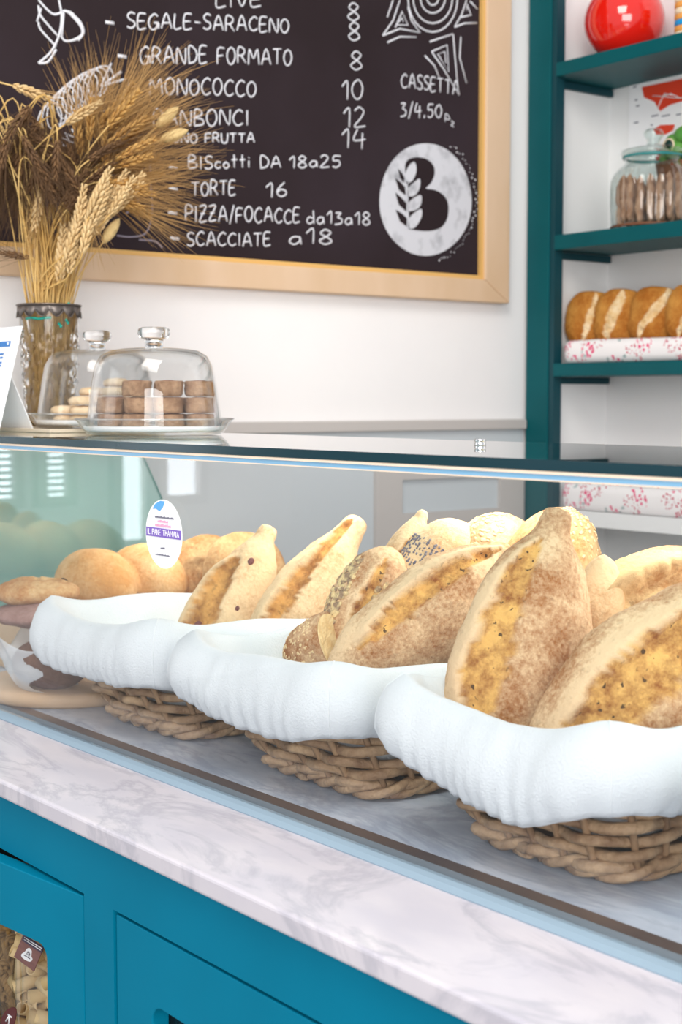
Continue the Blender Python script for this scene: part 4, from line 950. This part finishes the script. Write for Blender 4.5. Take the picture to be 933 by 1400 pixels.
# ------------------------------------------------------------------ cloches and biscuits
def cloche(x,y,z,s,l1,l2):
    pl = thing('glass_plate',l2,'plate',(x,y,z),'footed glass plates on the case')
    b = MB(); b.lathe([(0,0),(.088*s,0),(.097*s,.001),(.104*s,.008),(.113*s,.022),(.1155*s,.0235),(.114*s,.0215),(.103*s,.010),(.096*s,.0045),(0,.004)],72); b.build('dish',M['dome'],pl)
    b = MB(); b.lathe([(0,.0048),(.094*s,.0048),(.1005*s,.0075),(.1035*s,.0120),(.1028*s,.0123),(.0995*s,.0088),(.092*s,.0066),(0,.0066)],60); b.build('paper_liner',M['paper'],pl)
    b = MB(); b.tube([(.1148*s*cos(2*pi*k/72),.1148*s*sin(2*pi*k/72),.0228) for k in range(72)],.0010,6,closed=True); b.build('plate_lip',M['glass'],pl)
    cl_ = thing('glass_cloche',l1,'cloche',(x,y,z+.011),'glass cloches on the case')
    pd = [(.0985*s,0),(.098*s,.004),(.0945*s,.03),(.0900*s,.062),(.0850*s,.088),(.0775*s,.102),(.0660*s,.1095),(.050*s,.1125),(.025*s,.1145),(.012*s,.1165)]
    b = MB(); b.lathe(pd,96); b.lathe([(r-.0028,h-.0028 if h > .1 else h) for r,h in pd],96); b.build('dome',M['dome'],cl_)
    b = MB(); b.lathe([(0,.1145),(.013*s,.1150),(.0125*s,.120),(.014*s,.126),(.021*s,.1295),(.0235*s,.135),(.0225*s,.141),(.018*s,.1435),(0,.1425)],40); b.build('knob',M['glass'],cl_)
    b = MB(); b.tube([(.0985*s*cos(2*pi*k/72),.0985*s*sin(2*pi*k/72),.001) for k in range(72)],.0016,6,closed=True); b.build('dome_rim',M['glass'],cl_)
d1 = (-1.862,1.112,GT+.0005); d2 = (-2.118,1.160,GT+.0065)
cloche(*d1,1.0,'clear glass cloche over dark fig biscuits, in front','glass plate under the dark fig biscuits, in front')
cloche(*d2,.985,'clear glass cloche over pale biscuits, behind and left','glass plate under the pale biscuits, behind and left')
b = MB(); b.box((-.25,-.105,0),(.10,.10,.0055)); tag(b.build('beige_board',M['kraft'],loc=(-2.16,1.150,GT+.0005),bevel=.001),'thin beige board under the crystal vase and rear cloche','board')
# fig biscuits: short rolls, jam spiral on top
R,Hh = .0205,.0225
b = MB(); b.lathe([(0,0),(R*.92,0),(R,.003),(R*1.01,Hh*.5),(R,Hh-.002),(R*.9,Hh),(R*.7,Hh-.001),(R*.68,Hh-.003),(0,Hh-.003)],20,rmod=lambda a,h,r: 1+.06*sin(3*a+h*90)+.05*sin(7*a+h*200))
fig0 = None
def place(proto, mk, P_, M4):
    Mm = Matrix.Translation(P_) @ M4
    if proto is None: o = mk(); o.matrix_world = Mm; return o
    dup(proto,None,M=Mm); return proto
def mkfig():
    o = b.build('fig_biscuit',M['biscuit']); tag(o,'small brown fig biscuit in the stacks under the front cloche','biscuit','fig biscuits under the front cloche')
    q = MB(); q.lathe([(0,Hh-.0005),(R*.3,Hh+.0008),(R*.6,Hh),(R*.68,Hh-.0025)],16,rmod=lambda a,h,r: 1+.1*sin(4*a)); q.build('fig_filling',M['fig'],o); return o
rnd = random.Random(5); zb = d1[2]+.0075
stacks = [(-.062,-.010,2),(-.020,-.036,3),(-.022,.020,2),(.024,-.030,3),(.066,-.012,3),(-.058,.036,2),(.026,.020,2)]
for (a_,c_,nn) in stacks:           # a_: along the picture's right, c_: away from the viewer
    base = Vector(d1)+RT*a_+fw0*c_
    for k in range(nn):
        fig0 = place(fig0,mkfig,Vector((base.x+rnd.uniform(-.0015,.0015),base.y+rnd.uniform(-.0015,.0015),zb+k*(Hh+.0012))),Matrix.Rotation(rnd.uniform(0,6.28),4,'Z'))
# pale biscuits
b2_ = MB(); Rp = .021; b2_.lathe([(0,0),(Rp*.9,0),(Rp,.004),(Rp*.97,.009),(Rp*.7,.0125),(0,.014)],20,rmod=lambda a,h,r: 1+.06*sin(3*a+1)+.03*sin(8*a))
pale0 = None
def mkpale(): return tag(b2_.build('pale_biscuit',M['biscuit2']),'pale round biscuit heaped under the rear cloche','biscuit','pale biscuits under the rear cloche')
zb2 = d2[2]+.0075
for (a_,c_,nn) in ((-.050,-.020,2),(-.018,-.045,3),(-.010,.005,4),(.030,-.030,4),(.030,.015,5),(-.046,.030,2),(.0,.052,3),(.062,.000,3)):
    base = Vector(d2)+RT*a_+fw0*c_
    for k in range(nn):
        pale0 = place(pale0,mkpale,Vector((base.x+rnd.uniform(-.003,.003),base.y+rnd.uniform(-.003,.003),zb2+k*.0146)),Matrix.Rotation(rnd.uniform(0,6.28),4,'Z'))

# ------------------------------------------------------------------ crystal vase and dried wheat
VZ = GT+.006; V = Vector((-2.300,1.168,VZ)); VH = .203
vs_ = thing('crystal_vase','cut crystal vase with a pewter rim holding dried wheat','vase',V)
def cutg(a,h,r):
    g = 10; u = a*g/(2*pi); q = h/.030
    dm = abs(((u+q) % 1)-.5)+abs(((u-q) % 1)-.5)
    return 1+(.13*(dm-.5))*sst(.008,.03,h)*(1-sst(.150,.165,h))
pv = [(.0,.0),(.036,.0),(.0385,.003)]
for k in range(46):
    h = .006+.194*k/45; pv.append((.0385+.0115*(h/.2)**.8+.0015*sin(pi*h/.2), h))
b = MB(); b.lathe(pv,120,rmod=cutg)
b.lathe([(max(0,r_-.0045),h) for r_,h in pv[3:]][::-1]+[(.0,.010)],60)
b.build('vase_body',M['crystal'],vs_,smooth=False)
b = MB(); rr = .0522
n = 160; vsx = []
for i in range(n):
    a = 2*pi*i/n; lo = .1985-.0045-.0105*abs(sin(7*a))
    for (r,h) in ((rr,.2035),(rr+.0012,.2035),(rr+.0012,lo),(rr,lo)): vsx.append((r*cos(a),r*sin(a),h))
b.add(vsx,[(i*4+k,((i+1)%n)*4+k,((i+1)%n)*4+(k+1)%4,i*4+(k+1)%4) for i in range(n) for k in range(4)])
b.tube([((rr+.0015)*cos(2*pi*k/n),(rr+.0015)*sin(2*pi*k/n),.2045) for k in range(n)],.0016,6,closed=True)
b.tube([((rr+.0016)*cos(2*pi*k/n),(rr+.0016)*sin(2*pi*k/n),.1990-.0045-.0105*abs(sin(7*2*pi*k/n))) for k in range(n)],.0010,5,closed=True)
b.build('pewter_rim',M['pewter'],vs_)
b = MB(); th = atan2(-fw0.y,-fw0.x)
b.tube([(.0455*cos(th+t),.0455*sin(th+t),.181+.001*sin(9*t)) for t in [-.75+.085*k for k in range(13)]],.0024,6,flat=1)
for (t,h) in ((.55,.172),(.62,.168),(.85,.178),(.92,.174),(1.0,.206)): b.ell((.0455*cos(th+t),.0455*sin(th+t),h),(.002,.003,.003),6,5)
b.build('turquoise_ribbon',M['turq'],vs_)

def ear_mesh(L, rg, n, awn, splay, rnd, fan=1.0, lean=0):
    """ear along +Z: grains and awns as two meshes"""
    g = MB(); a_ = MB()
    for k in range(n):
        t = k/(n-1); z = L*t; wr = rg*(.6+.4*sin(pi*min(1,t*1.05+.1)))
        for sgn in range(3):
            ang = 2*pi*sgn/3+k*1.05+rnd.uniform(-.2,.2); d_ = Vector((cos(ang),sin(ang),0))
            p = Vector((0,0,z))+d_*wr*.75; ax = (Vector((0,0,1))+d_*.38).normalized(); q = ax.to_track_quat('Z','Y').to_matrix()
            g.ell(p+ax*wr*.6,(wr*.52,wr*.52,wr*1.45),5,4,q)
            if awn and rnd.random() < .62*fan:
                ln = awn*rnd.uniform(.75,1.15); dd = (Vector((0,0,1))+d_*(splay*rnd.uniform(.3,1.2))+Vector((rnd.uniform(-.1,.1),rnd.uniform(-.1,.1),0))).normalized()
                c2 = d_*ln*.10*rnd.uniform(-.3,1)
                a_.tube([p,p+dd*ln*.5+c2*.3,p+dd*ln+c2],lambda u: .00055*(1-.7*u),3,caps=False)
    return g, a_
rnd = random.Random(21)
PR = {}
for kind,(L_e,rg,n_,awn,spl,em,am) in dict(dark=(.062,.0052,12,.095,.42,'ear_d','awn_d'), gold=(.066,.0054,12,.115,.40,'ear_g','awn_g'), pale=(.075,.0058,14,.0,.0,'ear_p','ear_p'), palea=(.062,.0056,12,.07,.25,'ear_p','awn_g')).items():
    PR[kind] = []
    for v_ in range(3):
        g,a_ = ear_mesh(L_e,rg,n_,awn,spl,rnd)
        eo = g.build('ear',M[em]); ao = a_.build('awns',M[am],eo) if awn else None
        PR[kind].append((eo,ao))
def stalk(kind, tip, edir, label, group, r=.0012, bow=0.0, smat='straw', scale=1.0):
    """stem from inside the vase up to tip (world), ending along edir; ear on top"""
    tip = Vector(tip); edir = Vector(edir).normalized()
    off = tip-V; side = Vector((off.x,off.y,0)); sl = side.length; sd = side/sl if sl > 1e-5 else Vector((1,0,0))
    ba_,bb_ = rnd.uniform(0,6.283),.027*sqrt(rnd.random()); base = V+Vector((bb_*cos(ba_),bb_*sin(ba_),.006))-sd*.004
    ra_,rb_ = rnd.uniform(0,6.283),.030*sqrt(rnd.random())
    rim = V+Vector((sd.x,sd.y,0))*min(.012,sl*.2)+Vector((rb_*cos(ra_),rb_*sin(ra_),VH))
    P_ = [base]; 
    for k in range(1,4): P_.append(base.lerp(rim,k/4))
    P_.append(rim)
    d0 = (rim-base).normalized(); ln = (tip-rim).length
    c1 = rim+d0*ln*.45; c2 = tip-edir*ln*(.28+bow)
    for k in range(1,13):
        t = k/12; P_.append(rim*(1-t)**3+c1*3*t*(1-t)**2+c2*3*t*t*(1-t)+tip*t**3)
    root = thing('wheat_stalk' if kind != 'bunny' else 'bunny_tail_grass',label,'dried stalk',base,group)
    b = MB(); b.tube([p-base for p in P_],r,5); b.build('stem',M[smat],root)
    q = edir.to_track_quat('Z','Y'); ml = Matrix.Translation(tip-base) @ q.to_matrix().to_4x4() @ Matrix.Rotation(rnd.uniform(0,6.28),4,'Z') @ Matrix.Scale(scale,4)
    if kind == 'bunny':
        b = MB(); b.lathe([(0,-.004),(.005,0),(.0085,.010),(.0095,.020),(.008,.032),(.005,.040),(0,.047)],14,rmod=lambda a,h,r: 1+.08*sin(5*a+h*300)); eo = b.build('seed_head',M['bunny'],root); eo.matrix_local = ml; return
    e0,a0 = PR[kind][rnd.randrange(3)]; e = e0.copy(); C.objects.link(e); e.parent = root; e.matrix_local = ml
    if a0: a = a0.copy(); C.objects.link(a); a.parent = e; a.matrix_local = Matrix.Identity(4)
def tgt(px,py,dd):                      # point in the upright plane through the vase that faces the viewer, dd nearer the viewer
    nrm_ = -fw0; d_ = ray(px,py); k = ((V+nrm_*dd)-CAM).dot(nrm_)/d_.dot(nrm_); return CAM+d_*k
def dirp(ang,dep=0): return RT*sin(radians(ang))+Vector((0,0,1))*cos(radians(ang))-fw0*dep      # clockwise from up in the picture
LD = 'dark brown bearded wheat stalk drooping at the left of the vase'; LG = 'golden long-bearded wheat stalk fanning to the right'; LP = 'pale beardless wheat stalk standing above the vase rim'; LU = 'brown bearded wheat stalk in the upright middle of the bunch'
for k in range(52):                     # dark drooping ears on the left
    x = rnd.uniform(-40,86); y = rnd.uniform(142,238); ang = rnd.choice((1,-1))*rnd.uniform(135,178)
    if x < 30: ang = -abs(ang)
    stalk('dark',tgt(x,y,rnd.uniform(-.03,.115)),dirp(ang,rnd.uniform(-.3,.3)),LD,'dark bearded wheat, drooping left',bow=.10,scale=rnd.uniform(.85,1.08))
for k in range(26):                     # dark ears in the middle
    x = rnd.uniform(62,128); y = rnd.uniform(208,290); ang = rnd.uniform(-70,110)
    stalk('dark',tgt(x,y,rnd.uniform(-.05,.07)),dirp(ang,rnd.uniform(-.3,.4)),LU,'brown bearded wheat, middle',scale=rnd.uniform(.85,1.05))
for k in range(9):                      # tall upright ears with long awns
    x = rnd.uniform(108,150); y = rnd.uniform(188,236); ang = rnd.uniform(-8,24)
    stalk('gold',tgt(x,y,rnd.uniform(-.06,.03)),dirp(ang,rnd.uniform(-.2,.2)),LU,'brown bearded wheat, middle',scale=rnd.uniform(.9,1.15))
for k in range(34):                     # golden fan to the right
    t = rnd.random(); ang = 32+82*t+rnd.uniform(-6,6)
    x = 128+rnd.uniform(0,52)*(.6+.4*sin(pi*t)); y = 168+105*t+rnd.uniform(-16,16)
    stalk('gold',tgt(x,y,rnd.uniform(-.06,.07)),dirp(ang,rnd.uniform(-.25,.25)),LG,'golden bearded wheat, fanning right',scale=rnd.uniform(.85,1.15))
for k in range(26):                     # pale beardless ears
    t = k/25; x = 84+66*t+rnd.uniform(-8,8); y = 384-92*t+rnd.uniform(-34,10)
    stalk('pale',tgt(x,y,rnd.uniform(.045,.10)),dirp(6+36*t+rnd.uniform(-8,8),rnd.uniform(-.1,.2)),LP,'pale beardless wheat',scale=rnd.uniform(.9,1.1))
for (x,y,ang) in ((56,262,190),(112,268,160),(20,118,110),(92,168,60)): stalk('palea',tgt(x,y,.07),dirp(ang,.1),'pale hooked wheat stalk bending over in front of the dark ears','pale hooked wheat',bow=.3,r=.0014)
stalk('bunny',tgt(216,172,.03),dirp(48),'fluffy cream grass head, upper of the two at the right','cream grass heads'); stalk('bunny',tgt(222,191,.035),dirp(70),'fluffy cream grass head, lower of the two at the right','cream grass heads')
stalk('bunny',tgt(142,330,.05),dirp(35),'short cream grass head low at the right of the stems','cream grass heads')
stalk('dark',tgt(38,352,.05),dirp(-80),'dark wheat ear sticking out low over the chalkboard frame','dark bearded wheat, drooping left',scale=.8)
for kk in PR:
    for (eo,ao) in PR[kk]:
        if ao: bpy.data.objects.remove(ao)
        bpy.data.objects.remove(eo)

# ------------------------------------------------------------------ pasta bags behind the ajar door
def pasta_bag(ctr, size, label, kind, npc, seed):
    rn = random.Random(seed); root = thing('pasta_bag',label,'pasta bag',(ctr[0],ctr[1],ctr[2]-size[2]))
    b = MB(); nu,nv = 36,20; vs = []
    for j in range(nv+1):
        t = pi*j/nv
        for i in range(nu):
            a = 2*pi*i/nu; sx = lambda v,e: (abs(v)**e)*(1 if v > 0 else -1)
            p = Vector((size[0]*sx(sin(t),.7)*sx(cos(a),.8), size[1]*sx(sin(t),.7)*sx(sin(a),.8), size[2]*sx(cos(t),.8)))
            p *= 1+.05*noise.noise((p.x*30+seed,p.y*30,p.z*30)); vs.append(p+Vector((0,0,size[2])))
    b.add(vs,[(j*nu+i,(j+1)*nu+i,(j+1)*nu+(i+1)%nu,j*nu+(i+1)%nu) for j in range(nv) for i in range(nu)]); b.build('film',M['film'],root)
    proto = None; cnt = 0; pts = []
    def mk():
        q = MB()
        if kind == 'rigatoni':
            r_,l_ = .0085,.021
            q.lathe([(r_,-l_),(r_,l_),(r_*.75,l_),(r_*.75,-l_)],20,closed=True,rmod=lambda a,h,r: 1+.03*cos(10*a))
        else:
            for s in range(3):
                q.tube([(.0062*cos(t*.9+2.1*s),.0062*sin(t*.9+2.1*s),-.02+.04*t/16) for t in range(17)],.0032,6)
        return q.build('pasta_piece',M['pasta'] if kind == 'rigatoni' else M['pasta2'],root)
    tr = 0
    while cnt < npc and tr < 20000:
        tr += 1
        p = Vector((rn.uniform(-1,1)*size[0]*.82, -size[1]*rn.uniform(.0,.62), rn.uniform(-.85,.85)*size[2]))
        if (p.x/size[0])**2+(p.z/size[2])**4+(p.y/size[1])**2 > .92: continue
        if any((p-q).length < .0178 for q in pts): continue
        pts.append(p); cnt += 1
        m4 = Matrix.Translation(p+Vector((0,0,size[2]))) @ Quaternion((rn.uniform(-1,1),rn.uniform(-1,1),rn.uniform(-1,1),rn.uniform(-1,1))).normalized().to_matrix().to_4x4()
        if proto is None: proto = mk(); proto.matrix_local = m4
        else: o = proto.copy(); C.objects.link(o); o.parent = root; o.matrix_local = m4
    return root
yb = .850
c1 = ony(62,1375,yb); c2 = ony(-6,1310,yb)
bag1 = pasta_bag((c1.x+.048,yb,-.310),(.085,.050,.128),'clear bag of pale pasta tubes behind the ajar cabinet door','rigatoni',96,1)
c2x = c2.x+.040
bag2 = pasta_bag((c2x,yb+.02,-.310),(.075,.050,.128),'clear bag of brown twisted pasta at the left edge of the cabinet opening','fusilli',80,2)
q = MB(); q.box((-2.0,.790,-.460),(-1.395,1.55,-.440)); q.v = [(x+1.2,y-CY,z+.90) for x,y,z in q.v]; q.build('inner_shelf',M['board'],cab,smooth=False)
# printed tags
def plaque(root, corners, name, m, off=0, th=.0012):
    o = root.location; nr = Vector((0,-1,0)); b = MB(); b.poly([Vector(p)-o+nr*off for p in corners],(0,th,0)); return b.build(name,m,root,smooth=False)
yt = .7930
Tq = lambda px,py,d_=0: ony(px,py,yt-d_)
tg_ = plaque(bag1,[Tq(*p) for p in ((31.5,1278),(59,1296),(46,1328),(19,1308))],'paper_tag',M['tagbrown'])
plaque(bag1,[Tq(*p,.0005) for p in ((32,1278),(59,1295.5),(56.5,1303),(30,1286))],'tag_header',M['tagdark'])
plaque(bag1,[Tq(*p,.0005) for p in smooth_line([(40,1296),(43,1300),(42.5,1307),(44,1312),(40,1315),(31,1310),(29,1305),(34,1301),(37,1297),(40,1296)],3)[:-1]],'tag_emblem',M['paper'])
b = MB()
for a_,e_ in (((33.5,1281.5),(57,1296.5)),((33,1284.2),(55.5,1299))): b.tube([Tq(*a_,.0012)-bag1.location,Tq(*e_,.0012)-bag1.location],.0006,5)
b.build('tag_lines',M['paper'],bag1)
b = MB()
for pl in ([(38,1301),(36.5,1304),(38.5,1306),(40,1303),(38,1301)],[(38.5,1302),(41,1305),(39,1308)],[(33,1306),(41,1311)]): b.tube([Tq(*p,.0014)-bag1.location for p in pl],.0004,5)
b.build('emblem_mark',M['tagdark'],bag1)
plaque(bag2,[ony(x,y,.790) for x,y in smooth_line([(1,1394),(7,1383),(15,1377.5),(21,1379),(21.5,1388),(18,1402),(8,1412),(1,1406),(1,1394)],3)[:-1]],'maroon_label',M['maroon'])
b = MB()
for pl in ([(8,1396),(13,1388)],[(11,1387),(16,1391)],[(13,1388),(12,1400)]): b.tube([ony(*p,.7892)-bag2.location for p in pl],.0011,5)
b.build('label_letter',M['paper'],bag2)
